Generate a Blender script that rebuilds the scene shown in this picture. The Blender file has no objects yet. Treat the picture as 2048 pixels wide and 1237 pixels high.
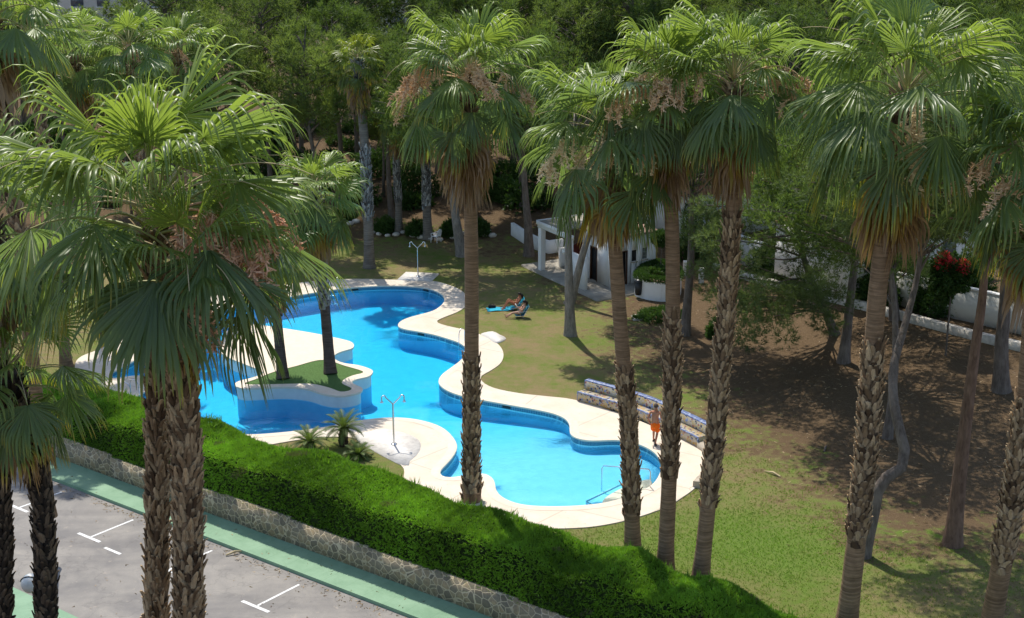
import bpy, bmesh, math, random
import numpy as np
from mathutils import Vector
from mathutils.geometry import delaunay_2d_cdt

scene = bpy.context.scene
COL = scene.collection
rad = math.radians
random.seed(7)
RNG = np.random.default_rng(11)

# ------------------------------------------------------------------ camera
FPX, PITCH, CAMH = 2800.0, rad(15.6), 21.4
CP, SP = math.cos(PITCH), math.sin(PITCH)
cam_d = bpy.data.cameras.new('camera'); cam = bpy.data.objects.new('camera', cam_d); COL.objects.link(cam)
cam.location = (0, 0, CAMH); cam.rotation_euler = (math.pi/2 - PITCH, 0, 0)
cam_d.sensor_width = 36; cam_d.lens = FPX/2048*36; cam_d.clip_end = 3000; cam_d.clip_start = .5
scene.camera = cam

def ray(px, py):
    x = (px-1024)/FPX; u = -(py-618.5)/FPX
    return np.array([x, CP+u*SP, -SP+u*CP])
def at(px, py, z=0.0):
    d = ray(px, py); k = (z-CAMH)/d[2]
    return np.array([d[0]*k, d[1]*k, z])
def atY(px, py, Y):
    d = ray(px, py); k = Y/d[1]
    return np.array([d[0]*k, Y, CAMH+d[2]*k])

# street frame: e along the wall, n towards the garden
EV = np.array([.797, -.604]); NV = np.array([.604, .797]); PW = np.array([-9.9, 50.14])
def st(s, n, z=0.0):
    p = PW+EV*s+NV*n
    return np.array([p[0], p[1], z])
def sn(x, y):
    return (x-PW[0])*EV[0]+(y-PW[1])*EV[1], (x-PW[0])*NV[0]+(y-PW[1])*NV[1]
ZS = -1.6          # pavement level
def smooth(a, b, x):
    t = np.clip((x-a)/(b-a), 0, 1); return t*t*(3-2*t)
def hgt(x, y):
    x = np.asarray(x, float); y = np.asarray(y, float)
    back = .11*np.clip(y-88, 0, 60)*smooth(86, 96, y)
    right = .07*np.clip(x-13, 0, 40)*smooth(48, 62, y)
    bump = .05*np.sin(x*.7+y*.3)*np.sin(y*.45)*smooth(84, 95, y)
    return back+right+bump
def gr(px, py):
    z = 0.0
    for _ in range(12):
        p = at(px, py, z); z = .5*z+.5*float(hgt(p[0], p[1]))
    return at(px, py, z)

# ------------------------------------------------------------------ mesh building
class MB:
    def __init__(s):
        s.V = []; s.L = []; s.T = []; s.M = []; s.n = 0; s.A = {}
    def add(s, V, F, mat=0, **at_):
        V = np.asarray(V, np.float32).reshape(-1, 3)
        for k in at_:
            if k not in s.A: s.A[k] = [np.zeros(s.n, np.float32)]
        s.V.append(V)
        for k in s.A:
            v = at_.get(k, 0.0)
            s.A[k].append(np.broadcast_to(np.asarray(v, np.float32), (len(V),)).copy())
        if isinstance(F, np.ndarray):
            s.L.append((F+s.n).ravel().astype(np.int32)); s.T.append(np.full(len(F), F.shape[1], np.int32)); s.M.append(np.full(len(F), mat, np.int32))
        else:
            for f in F:
                s.L.append(np.array(f, np.int32)+s.n)
            s.T.append(np.array([len(f) for f in F], np.int32)); s.M.append(np.full(len(F), mat, np.int32))
        s.n += len(V)
    def mesh(s, name, mats, origin=(0, 0, 0), sm=False):
        me = bpy.data.meshes.new(name)
        V = np.concatenate(s.V)-np.asarray(origin, np.float32)
        L = np.concatenate(s.L); T = np.concatenate(s.T); Mi = np.concatenate(s.M)
        me.vertices.add(len(V)); me.vertices.foreach_set('co', V.ravel().astype(np.float32))
        me.loops.add(len(L)); me.loops.foreach_set('vertex_index', L)
        me.polygons.add(len(T))
        st_ = np.concatenate([[0], np.cumsum(T)[:-1]]).astype(np.int32)
        me.polygons.foreach_set('loop_start', st_); me.polygons.foreach_set('loop_total', T)
        me.polygons.foreach_set('material_index', Mi)
        if sm: me.polygons.foreach_set('use_smooth', np.ones(len(T), bool))
        for m in (mats if isinstance(mats, (list, tuple)) else [mats]): me.materials.append(m)
        me.update(calc_edges=True); me.validate()
        for k, a in s.A.items():
            at_ = me.attributes.new(k, 'FLOAT', 'POINT'); at_.data.foreach_set('value', np.concatenate(a))
        return me
    def build(s, name, mats, parent=None, sm=False):
        o0 = (0, 0, 0) if parent is None else tuple(WORLD[parent.name])
        o = bpy.data.objects.new(name, s.mesh(name, mats, o0, sm)); COL.objects.link(o)
        WORLD[o.name] = o0
        if parent is not None: o.parent = parent
        return o
WORLD = {}
def root(name, loc):
    o = bpy.data.objects.new(name, None); COL.objects.link(o); o.location = tuple(loc); o.empty_display_size = .3
    WORLD[o.name] = tuple(loc); return o
def tag(o, label=None, cat=None, group=None, kind=None):
    if label: o['label'] = label
    if cat: o['category'] = cat
    if group: o['group'] = group
    if kind: o['kind'] = kind
    return o
def thing(name, loc, label, cat, group=None):
    return tag(root(name, loc), label, cat, group)
def child(o, parent):
    """a sub-part built in the same coordinates as its parent mesh"""
    o.parent = parent; return o

def norm(v): 
    v = np.asarray(v, float); return v/(np.linalg.norm(v, axis=-1, keepdims=True)+1e-12)
def tube(mb, pts, rr, sides=8, mat=0, cap=True, vofs=0.0, **at_):
    P = np.asarray(pts, float); n = len(P); rr = np.broadcast_to(np.asarray(rr, float), (n,))
    T = np.gradient(P, axis=0); T = norm(T)
    ref = np.array([0, 0, 1.0]) if abs(T[0][2]) < .9 else np.array([1.0, 0, 0])
    u = norm(np.cross(T[0], ref)); ang = np.linspace(0, 2*np.pi, sides, endpoint=False)
    V = []
    for i in range(n):
        u = norm(u-T[i]*np.dot(u, T[i])); w = np.cross(T[i], u)
        V.append(P[i]+rr[i]*(np.cos(ang)[:, None]*u+np.sin(ang)[:, None]*w))
    V = np.concatenate(V)
    i = np.arange(n-1)[:, None]*sides; j = np.arange(sides)[None]; j2 = (j+1) % sides
    F = np.stack([i+j, i+j2, i+sides+j2, i+sides+j], -1).reshape(-1, 4)
    mb.add(V, F, mat, **at_)
    if cap:
        mb.add(V[:sides], [list(range(sides))[::-1]], mat, **{k: (np.asarray(v)[:sides] if np.ndim(v) else v) for k, v in at_.items()})
        mb.add(V[-sides:], [list(range(sides))], mat, **{k: (np.asarray(v)[-sides:] if np.ndim(v) else v) for k, v in at_.items()})
def box(mb, c, size, ax=None, mat=0, bev=0.0, **at_):
    """box with optional bevel; ax = 3 unit vectors"""
    c = np.asarray(c, float); h = np.asarray(size, float)/2
    A = np.eye(3) if ax is None else np.array([norm(a) for a in ax])
    bm = bmesh.new(); bmesh.ops.create_cube(bm, size=2)
    for v in bm.verts: v.co = Vector((v.co.x*h[0], v.co.y*h[1], v.co.z*h[2]))
    if bev > 0: bmesh.ops.bevel(bm, geom=bm.edges[:], offset=bev, segments=2, profile=.6, affect='EDGES')
    bm.verts.index_update()
    V = np.array([v.co[:] for v in bm.verts])@A+c; F = [[v.index for v in f.verts] for f in bm.faces]
    bm.free(); mb.add(V, F, mat, **at_)
def ball(mb, c, r, mat=0, seg=12, ring=8, sc=(1, 1, 1), jit=0, **at_):
    bm = bmesh.new(); bmesh.ops.create_uvsphere(bm, u_segments=seg, v_segments=ring, radius=1); bm.verts.index_update()
    V = np.array([v.co[:] for v in bm.verts]); F = [[v.index for v in f.verts] for f in bm.faces]; bm.free()
    if jit: V = V*(1+RNG.uniform(-jit, jit, (len(V), 1)))
    mb.add(V*r*np.array(sc)+np.asarray(c), F, mat, **at_)
def lathe(mb, c, prof, seg=16, mat=0, **at_):
    c = np.asarray(c, float); a = np.linspace(0, 2*np.pi, seg, endpoint=False); V = []
    for r, z in prof: V.append(np.stack([c[0]+r*np.cos(a), c[1]+r*np.sin(a), np.full(seg, c[2]+z)], -1))
    V = np.concatenate(V); n = len(prof)
    i = np.arange(n-1)[:, None]*seg; j = np.arange(seg)[None]; j2 = (j+1) % seg
    mb.add(V, np.stack([i+j, i+j2, i+seg+j2, i+seg+j], -1).reshape(-1, 4), mat, **at_)
def catmull(P, step=.3, closed=True):
    P = np.asarray(P, float); n = len(P); out = []
    rng_ = range(n) if closed else range(n-1)
    for i in rng_:
        if closed: p0, p1, p2, p3 = P[i-1], P[i], P[(i+1) % n], P[(i+2) % n]
        else: p0, p1, p2, p3 = P[max(i-1, 0)], P[i], P[i+1], P[min(i+2, n-1)]
        k = max(1, int(np.linalg.norm(p2-p1)/step))
        for j in range(k):
            t = j/k
            out.append(.5*((2*p1)+(-p0+p2)*t+(2*p0-5*p1+4*p2-p3)*t*t+(-p0+3*p1-3*p2+p3)*t**3))
    if not closed: out.append(P[-1])
    return np.array(out)
def inside(poly, x, y):
    x = np.asarray(x, float); y = np.asarray(y, float); r = np.zeros(x.shape, bool); n = len(poly)
    for i in range(n):
        x1, y1 = poly[i-1][:2]; x2, y2 = poly[i][:2]
        c = ((y1 > y) != (y2 > y)); 
        with np.errstate(divide='ignore', invalid='ignore'):
            r ^= c & (x < (x2-x1)*(y-y1)/(y2-y1+1e-12)+x1)
    return r
def area2(p): return np.sum(p[:, 0]*np.roll(p[:, 1], -1)-np.roll(p[:, 0], -1)*p[:, 1])
def offset(p, d):
    """positive = outward"""
    t = np.roll(p, -1, 0)-np.roll(p, 1, 0); t = norm(t); nn = np.stack([t[:, 1], -t[:, 0]], -1)
    if area2(p) < 0: nn = -nn
    q = p+nn*d
    for _ in range(3): q = .5*q+.25*np.roll(q, 1, 0)+.25*np.roll(q, -1, 0)
    return q
def resample(p, step):
    q = np.vstack([p, p[:1]]); d = np.r_[0, np.cumsum(np.linalg.norm(np.diff(q, axis=0), axis=1))]
    n = int(d[-1]/step); s = np.linspace(0, d[-1], n, endpoint=False)
    return np.stack([np.interp(s, d, q[:, 0]), np.interp(s, d, q[:, 1])], -1)
def cdt(loops, pts, keep, lines=()):
    V = []; E = []
    for lp in loops:
        b = len(V); V += [Vector((float(a), float(c))) for a, c in lp]; E += [(b+i, b+(i+1) % len(lp)) for i in range(len(lp))]
    for ln in lines:
        b = len(V); V += [Vector((float(a), float(c))) for a, c in ln]; E += [(b+i, b+i+1) for i in range(len(ln)-1)]
    V += [Vector((float(a), float(c))) for a, c in pts]
    r = delaunay_2d_cdt(V, E, [], 0, 1e-5)
    vo = np.array([v[:] for v in r[0]]); fo = np.array([f for f in r[2] if len(f) == 3])
    cc = vo[fo].mean(1)
    fo = fo[keep(cc[:, 0], cc[:, 1])]
    a = vo[fo]; ar = np.cross(a[:, 1]-a[:, 0], a[:, 2]-a[:, 0]); fo[ar < 0] = fo[ar < 0][:, ::-1]
    fo = fo[np.abs(ar) > 1e-7]
    us = np.unique(fo); mp = np.zeros(len(vo), int); mp[us] = np.arange(len(us))
    return vo[us], mp[fo]

# ------------------------------------------------------------------ materials
class NT:
    def __init__(s, name):
        s.m = bpy.data.materials.new(name); s.m.use_nodes = True; s.nt = s.m.node_tree; s.nt.nodes.clear()
        s.out = s.nt.nodes.new('ShaderNodeOutputMaterial')
    def n(s, t, props=None, **ins):
        nd = s.nt.nodes.new('ShaderNode'+t)
        for k, v in (props or {}).items(): setattr(nd, k, v)
        for k, v in ins.items():
            key = k.replace('_', ' ')
            sk = nd.inputs[int(k[1:])] if k[0] == 'i' and k[1:].isdigit() else nd.inputs[key]
            if isinstance(v, bpy.types.NodeSocket): s.nt.links.new(v, sk)
            else: sk.default_value = v
        return nd
    def surf(s, sock): s.nt.links.new(sock, s.out.inputs['Surface']); return s.m
    def obj(s): return s.n('TexCoord').outputs['Object']
    def attr(s, name): return s.n('Attribute', {'attribute_name': name}).outputs['Fac']
    def noise(s, scale, detail=3.0, rough=.55, vec=None, dist=0.0):
        return s.n('TexNoise', Vector=vec if vec is not None else s.geo(), Scale=scale, Detail=detail, Roughness=rough, Distortion=dist).outputs['Fac']
    def geo(s): return s.n('NewGeometry').outputs['Position']
    def scl(s, vec, sc): return s.n('Mapping', Vector=vec, Scale=sc).outputs[0]
    def ramp(s, fac, stops, interp='LINEAR'):
        r = s.n('ValToRGB', Fac=fac); cr = r.color_ramp; cr.interpolation = interp
        while len(cr.elements) < len(stops): cr.elements.new(.5)
        for e, (p, c) in zip(cr.elements, stops):
            e.position = p; e.color = (*c, 1) if len(c) == 3 else c
        return r.outputs[0]
    def mix(s, f, a, b, mode='MIX'):
        m = s.n('Mix', {'data_type': 'RGBA', 'blend_type': mode})
        for sk, v in ((m.inputs[0], f), (m.inputs[6], a), (m.inputs[7], b)):
            if isinstance(v, bpy.types.NodeSocket): s.nt.links.new(v, sk)
            else: sk.default_value = (*v, 1) if isinstance(v, tuple) and len(v) == 3 else v
        return m.outputs[2]
    def math(s, op, a, b=0.0, c=0.0):
        return s.n('Math', {'operation': op}, i0=a, i1=b, i2=c).outputs[0]
    def mr(s, v, a, b, c=0.0, d=1.0): return s.n('MapRange', i0=v, i1=a, i2=b, i3=c, i4=d).outputs[0]
    def bump(s, h, st_=.3, dist=.02): return s.n('Bump', Strength=st_, Distance=dist, Height=h).outputs[0]
    def pr(s, col, rough=.7, spec=.3, nor=None, **kw):
        a = {'Base_Color': col if isinstance(col, bpy.types.NodeSocket) else (*col, 1), 'Roughness': rough, 'Specular_IOR_Level': spec}
        if nor is not None: a['Normal'] = nor
        a.update(kw); return s.n('BsdfPrincipled', **a).outputs[0]
def plain(name, col, rough=.6, spec=.4, var=.12, sc=6.0, **kw):
    t = NT(name); f = t.noise(sc, 4)
    a = tuple(c*(1-var) for c in col); b = tuple(min(1, c*(1+var)) for c in col)
    return t.surf(t.pr(t.mix(t.mr(f, .3, .7), a, b), rough, spec, t.bump(t.noise(sc*8, 2), .1, .01), **kw))

def m_ground():
    t = NT('lawn_and_soil'); soil = t.attr('soil'); lush = t.attr('lush')
    n1 = t.noise(.35, 5, .6); n2 = t.noise(2.2, 5, .65); n3 = t.noise(22, 3, .7); n4 = t.noise(75, 2, .7)
    gcol = t.mix(t.mr(n3, .3, .7), (.075, .135, .018), (.19, .26, .045))
    lcol = t.mix(t.mr(n4, .35, .65), (.095, .165, .025), (.17, .265, .045))
    g = t.mix(lush, gcol, lcol)
    dry = t.mix(t.mr(n3, .3, .7), (.19, .135, .065), (.33, .26, .13))
    df = t.mr(t.math('ADD', t.math('MULTIPLY', n1, .65), t.math('MULTIPLY', n2, .5)), .42, .68)
    df = t.math('MULTIPLY', df, t.math('SUBTRACT', 1.0, t.math('MULTIPLY', lush, .85)))
    g = t.mix(df, g, dry)
    s1 = t.mix(t.mr(n3, .3, .7), (.085, .056, .031), (.19, .127, .07))
    s1 = t.mix(t.mr(t.noise(5, 5, .7), .55, .75), s1, (.24, .165, .1))
    sf = t.mr(t.math('ADD', soil, t.math('MULTIPLY', t.math('ADD', t.math('SUBTRACT', n2, .5), t.math('MULTIPLY', t.math('SUBTRACT', n1, .5), .8)), 1.3)), .35, .65)
    c = t.mix(sf, g, s1)
    h = t.math('ADD', n4, t.math('MULTIPLY', n3, .8))
    return t.surf(t.pr(c, .9, .1, t.bump(h, .75, .05)))
def m_deck():
    t = NT('cream_stone_deck'); n1 = t.noise(.8, 5, .65); n2 = t.noise(9, 5, .7); n3 = t.noise(60, 2)
    c = t.mix(t.mr(n1, .35, .65), (.69, .58, .45), (.74, .66, .55))
    c = t.mix(t.mr(n2, .58, .76), c, (.58, .455, .325))
    v = t.n('TexVoronoi', {'feature': 'DISTANCE_TO_EDGE'}, Vector=t.n('Mapping', Vector=t.geo(), Rotation=(0, 0, .6)).outputs[0], Scale=.28, Randomness=.25).outputs['Distance']
    c = t.mix(t.mr(v, .003, .012, .5, 0), c, (.4, .31, .22))
    return t.surf(t.pr(t.mix(1.0, c, (.93, .93, .93), 'MULTIPLY'), .75, .25, t.bump(n3, .25, .01)))
def m_coping():
    t = NT('pale_coping_stone'); n2 = t.noise(5, 4, .7)
    c = t.mix(t.mr(n2, .3, .72), (.74, .65, .53), (.7, .57, .43))
    return t.surf(t.pr(c, .7, .3, t.bump(t.noise(50, 2), .15, .01)))
def m_slab():
    t = NT('white_washed_slab'); n = t.noise(3.5, 6, .7, dist=.6)
    c = t.mix(t.mr(n, .42, .62), (.73, .69, .63), (.58, .54, .49))
    return t.surf(t.pr(c, .6, .35, t.bump(t.noise(40), .2, .01)))
def m_pool():
    t = NT('blue_pool_plaster'); sep = t.n('SeparateXYZ', Vector=t.geo()); z = sep.outputs['Z']
    n = t.noise(2.0, 4, .6)
    base = t.mix(t.mr(n, .3, .7), (.28, .53, .73), (.34, .6, .77))
    # tile band above and at the water line, with a thin white line under it
    vec = t.geo()
    br = t.n('TexBrick', {'offset': 0.0}, Vector=t.n('CombineXYZ', X=t.math('ADD', sep.outputs['X'], t.math('MULTIPLY', sep.outputs['Y'], .8)), Y=z, Z=0.0).outputs[0], Color1=(.03, .12, .2, 1), Color2=(.05, .18, .27, 1), Mortar=(.2, .4, .48, 1), Scale=1.0, Mortar_Size=.006, Brick_Width=.06, Row_Height=.06).outputs['Color']
    nz = t.n('SeparateXYZ', Vector=t.n('NewGeometry').outputs['Normal']).outputs['Z']
    wallf = t.math('LESS_THAN', t.math('ABSOLUTE', nz), .5)
    tile = t.math('MULTIPLY', wallf, t.math('GREATER_THAN', z, -.2))
    line = t.math('MULTIPLY', wallf, t.math('MULTIPLY', t.math('LESS_THAN', z, -.2), t.math('GREATER_THAN', z, -.26)))
    c = t.mix(tile, base, br); c = t.mix(line, c, (.75, .85, .88))
    return t.surf(t.pr(c, .5, .3))
def m_islewall():
    t = NT('painted_island_wall'); sep = t.n('SeparateXYZ', Vector=t.geo()); z = sep.outputs['Z']; n = t.noise(3, 4)
    a = t.mix(t.mr(n, .3, .7), (.62, .66, .66), (.7, .73, .72)); b = t.mix(t.mr(n, .3, .7), (.2, .58, .78), (.26, .64, .82))
    return t.surf(t.pr(t.mix(t.math('LESS_THAN', z, -.12), a, b), .6, .3))
def m_water():
    t = NT('pool_water')
    w = t.math('ADD', t.noise(2.6, 3, .55, dist=.8), t.math('MULTIPLY', t.noise(9, 2, .5, dist=.5), .35))
    nor = t.bump(w, .5, .06)
    fr = t.n('Fresnel', IOR=1.33, Normal=nor).outputs[0]
    gl = t.n('BsdfGlossy', Color=(1, 1, 1, 1), Roughness=0.0, Normal=nor).outputs[0]
    tr = t.n('BsdfTransparent', Color=(.93, .985, 1, 1)).outputs[0]
    mx = t.n('MixShader', i0=t.math('MULTIPLY', fr, .7), i1=tr, i2=gl).outputs[0]
    va = t.n('VolumeAbsorption', Color=(.0, .905, .988, 1), Density=.62)
    t.nt.links.new(va.outputs[0], t.out.inputs['Volume'])
    return t.surf(mx)
def m_leaf(name, young, mid, old, trans=.42, rough=.36):
    t = NT(name); age = t.attr('age'); dry = t.attr('dry'); rnd = t.attr('rnd')
    a = t.math('ADD', age, t.math('MULTIPLY', t.math('SUBTRACT', rnd, .5), .35))
    g = t.ramp(a, [(0, young), (.5, mid), (1, old)])
    g = t.mix(t.mr(t.noise(1.4, 3), .35, .7, 0, .35), g, young)
    d = t.ramp(dry, [(0, (.2, .26, .03)), (.32, (.33, .27, .03)), (.5, (.46, .3, .06)), (.72, (.36, .22, .1)), (1, (.27, .165, .09))])
    c = t.mix(t.mr(dry, .03, .3), g, d)
    tc = t.mix(.5, c, t.mix(1.0, c, (1.9, 2.1, .9), 'MULTIPLY'))
    p = t.pr(c, rough, .55)
    tl = t.n('BsdfTranslucent', Color=tc).outputs[0]
    return t.surf(t.n('MixShader', i0=t.mr(dry, .2, .9, trans, .15), i1=p, i2=tl).outputs[0])
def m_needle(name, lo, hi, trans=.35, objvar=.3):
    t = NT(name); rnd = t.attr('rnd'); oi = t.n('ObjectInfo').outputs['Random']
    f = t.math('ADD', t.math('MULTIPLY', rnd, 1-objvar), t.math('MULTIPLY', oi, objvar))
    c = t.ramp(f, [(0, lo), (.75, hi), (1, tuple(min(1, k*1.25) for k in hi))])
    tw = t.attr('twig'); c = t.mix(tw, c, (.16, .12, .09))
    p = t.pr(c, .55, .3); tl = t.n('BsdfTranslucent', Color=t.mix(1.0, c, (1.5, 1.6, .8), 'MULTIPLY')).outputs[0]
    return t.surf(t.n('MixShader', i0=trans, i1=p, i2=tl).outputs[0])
def m_bark(name, a, b, sc=(9, 9, 2.2)):
    t = NT(name); v = t.scl(t.obj(), sc); n = t.noise(1.0, 6, .7, v, .6); n2 = t.noise(.7, 3)
    c = t.mix(t.mr(n, .3, .7), a, b); c = t.mix(t.mr(n2, .55, .75, 0, .5), c, tuple(k*1.3 for k in b))
    return t.surf(t.pr(c, .9, .15, t.bump(n, .8, .05)))
def m_palmtrunk(name, a, b, ring=22.0):
    t = NT(name); v = t.scl(t.obj(), (1.2, 1.2, ring)); n = t.noise(1.0, 4, .6, v, .35); n2 = t.noise(3, 5, .7)
    c = t.mix(t.mr(n, .32, .66), a, b); c = t.mix(t.mr(n2, .45, .75, 0, .45), c, tuple(k*.55 for k in a))
    return t.surf(t.pr(c, .85, .2, t.bump(n, .9, .04)))
def m_boot(name, lo, mid, hi):
    t = NT(name); rnd = t.attr('rnd'); tt = t.attr('t')
    c = t.ramp(rnd, [(0, lo), (.45, mid), (.9, hi), (1, tuple(min(1, k*1.3) for k in hi))])
    v = t.scl(t.obj(), (30, 30, 4)); n = t.noise(1, 5, .7, v)
    c = t.mix(t.mr(n, .35, .7, .55, 0), c, lo); c = t.mix(t.mr(tt, .75, 1, 0, .55), c, tuple(k*1.15 for k in hi))
    return t.surf(t.pr(c, .85, .2, t.bump(n, .6, .02)))
def m_stonewall():
    t = NT('crazy_stone_walling'); v = t.scl(t.geo(), (3.5, 3.5, 3.8)); v = t.n('VectorMath', {'operation': 'ADD'}, i0=v, i1=t.n('VectorMath', {'operation': 'SCALE'}, i0=t.n('TexNoise', Vector=t.geo(), Scale=3.0).outputs['Color'], Scale=.35).outputs[0]).outputs[0]
    e = t.n('TexVoronoi', {'feature': 'DISTANCE_TO_EDGE'}, Vector=v, Scale=1.0).outputs['Distance']
    col = t.n('TexVoronoi', Vector=v, Scale=1.0).outputs['Color']; r = t.n('SeparateXYZ', Vector=col).outputs['X']
    s = t.ramp(r, [(0, (.2, .165, .115)), (.4, (.3, .25, .17)), (.7, (.36, .28, .17)), (1, (.43, .32, .19))])
    s = t.mix(t.mr(t.noise(9, 5), .35, .7, 0, .5), s, (.12, .11, .1))
    mo = t.mix(t.mr(t.noise(6, 4), .3, .7), (.52, .42, .28), (.6, .5, .35))
    f = t.mr(e, .035, .075)
    return t.surf(t.pr(t.mix(f, mo, s), .85, .2, t.bump(t.math('ADD', t.math('MULTIPLY', f, 1.0), t.math('MULTIPLY', t.noise(25), .25)), .6, .03)))
def m_mosaic():
    t = NT('broken_tile_mosaic'); 
    vt = t.n('TexVoronoi', Vector=t.geo(), Scale=9.0); r = t.n('SeparateXYZ', Vector=vt.outputs['Color']).outputs['X']
    c = t.ramp(r, [(0, (.03, .035, .06)), (.16, (.42, .33, .14)), (.36, (.46, .4, .3)), (.5, (.46, .28, .07)), (.66, (.42, .36, .22)), (.82, (.3, .1, .07)), (.88, (.14, .2, .42)), (.94, (.4, .36, .28))], 'CONSTANT')
    e = t.n('TexVoronoi', {'feature': 'DISTANCE_TO_EDGE'}, Vector=t.geo(), Scale=9.0).outputs['Distance']
    c = t.mix(t.mr(e, .03, .09), (.42, .38, .33), c)
    return t.surf(t.pr(c, .35, .5, t.bump(t.mr(e, .02, .1), .4, .01)))
def m_bluetrim():
    t = NT('blue_tile_trim'); vt = t.n('TexVoronoi', Vector=t.geo(), Scale=11.0); r = t.n('SeparateXYZ', Vector=vt.outputs['Color']).outputs['X']
    c = t.ramp(r, [(0, (.12, .16, .32)), (.45, (.2, .26, .44)), (.75, (.36, .41, .54)), (.9, (.06, .07, .16))], 'CONSTANT')
    return t.surf(t.pr(c, .35, .5))
def m_asphalt():
    t = NT('worn_asphalt'); n1 = t.noise(.45, 6, .65, dist=.4); n2 = t.noise(45, 3, .7); n3 = t.noise(3, 5, .7)
    c = t.mix(t.mr(n1, .35, .66), (.2, .188, .178), (.36, .33, .29)); tv = t.noise(1.0, 4, .6, t.n('Mapping', Vector=t.geo(), Rotation=(0, 0, .652), Scale=(.08, .9, 1)).outputs[0]); c = t.mix(t.mr(tv, .5, .68, 0, .45), c, (.16, .15, .145)); c = t.mix(t.mr(n2, .3, .72, 0, .6), c, (.17, .16, .15)); c = t.mix(t.mr(n3, .62, .75, 0, .6), c, (.42, .36, .29))
    w = t.n('TexVoronoi', {'feature': 'DISTANCE_TO_EDGE'}, Vector=t.n('VectorMath', {'operation': 'ADD'}, i0=t.geo(), i1=t.n('VectorMath', {'operation': 'SCALE'}, i0=t.n('TexNoise', Vector=t.geo(), Scale=.9, Detail=4.0).outputs['Color'], Scale=2.2).outputs[0]).outputs[0], Scale=.22).outputs['Distance']
    c = t.mix(t.mr(w, .002, .009, .22, 0), c, (.1, .095, .09))
    return t.surf(t.pr(c, .9, .2, t.bump(n2, .5, .01)))
def m_green():
    t = NT('green_painted_pavement'); n = t.noise(.9, 6, .7, dist=.3); n2 = t.noise(16, 5, .7); n3 = t.noise(70, 2)
    c = t.mix(t.mr(n, .32, .68), (.17, .29, .18), (.245, .38, .25)); c = t.mix(t.mr(n2, .58, .76, 0, .55), c, (.3, .42, .28)); c = t.mix(t.mr(t.noise(4, 6, .75), .6, .75, 0, .6), c, (.13, .2, .13))
    br = t.n('TexBrick', {'offset': 0.0}, Vector=t.n('Mapping', Vector=t.geo(), Rotation=(0, 0, .652)).outputs[0], Color1=(1, 1, 1, 1), Color2=(1, 1, 1, 1), Mortar=(0, 0, 0, 1), Scale=1.0, Mortar_Size=.006, Brick_Width=.98, Row_Height=50.0).outputs['Color']
    c = t.mix(t.math('MULTIPLY', t.math('SUBTRACT', 1.0, br), .35), c, (.06, .13, .07))
    return t.surf(t.pr(c, .8, .25, t.bump(n3, .3, .01)))
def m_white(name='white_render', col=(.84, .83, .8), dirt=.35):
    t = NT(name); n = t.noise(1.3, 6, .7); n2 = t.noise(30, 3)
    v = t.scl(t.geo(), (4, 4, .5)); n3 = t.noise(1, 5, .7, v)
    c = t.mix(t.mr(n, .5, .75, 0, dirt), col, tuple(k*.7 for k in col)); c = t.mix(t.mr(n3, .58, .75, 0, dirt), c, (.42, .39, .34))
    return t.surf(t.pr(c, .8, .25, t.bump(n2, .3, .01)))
def m_tiles():
    t = NT('terracotta_roof_tiles'); w = t.n('TexWave', {'bands_direction': 'X'}, Vector=t.obj(), Scale=1.6, Distortion=.6).outputs['Fac']; n = t.noise(4, 5, .7)
    c = t.mix(t.mr(n, .3, .7), (.4, .17, .09), (.55, .32, .2)); c = t.mix(t.mr(w, .2, .6, .6, 0), c, (.18, .08, .05))
    return t.surf(t.pr(c, .8, .2, t.bump(w, .8, .05)))
def m_metal(name, col, rough=.25):
    t = NT(name); return t.surf(t.pr(t.mix(t.mr(t.noise(12, 3), .3, .7), tuple(k*.85 for k in col), col), rough, .5, None, Metallic=1.0))

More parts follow.
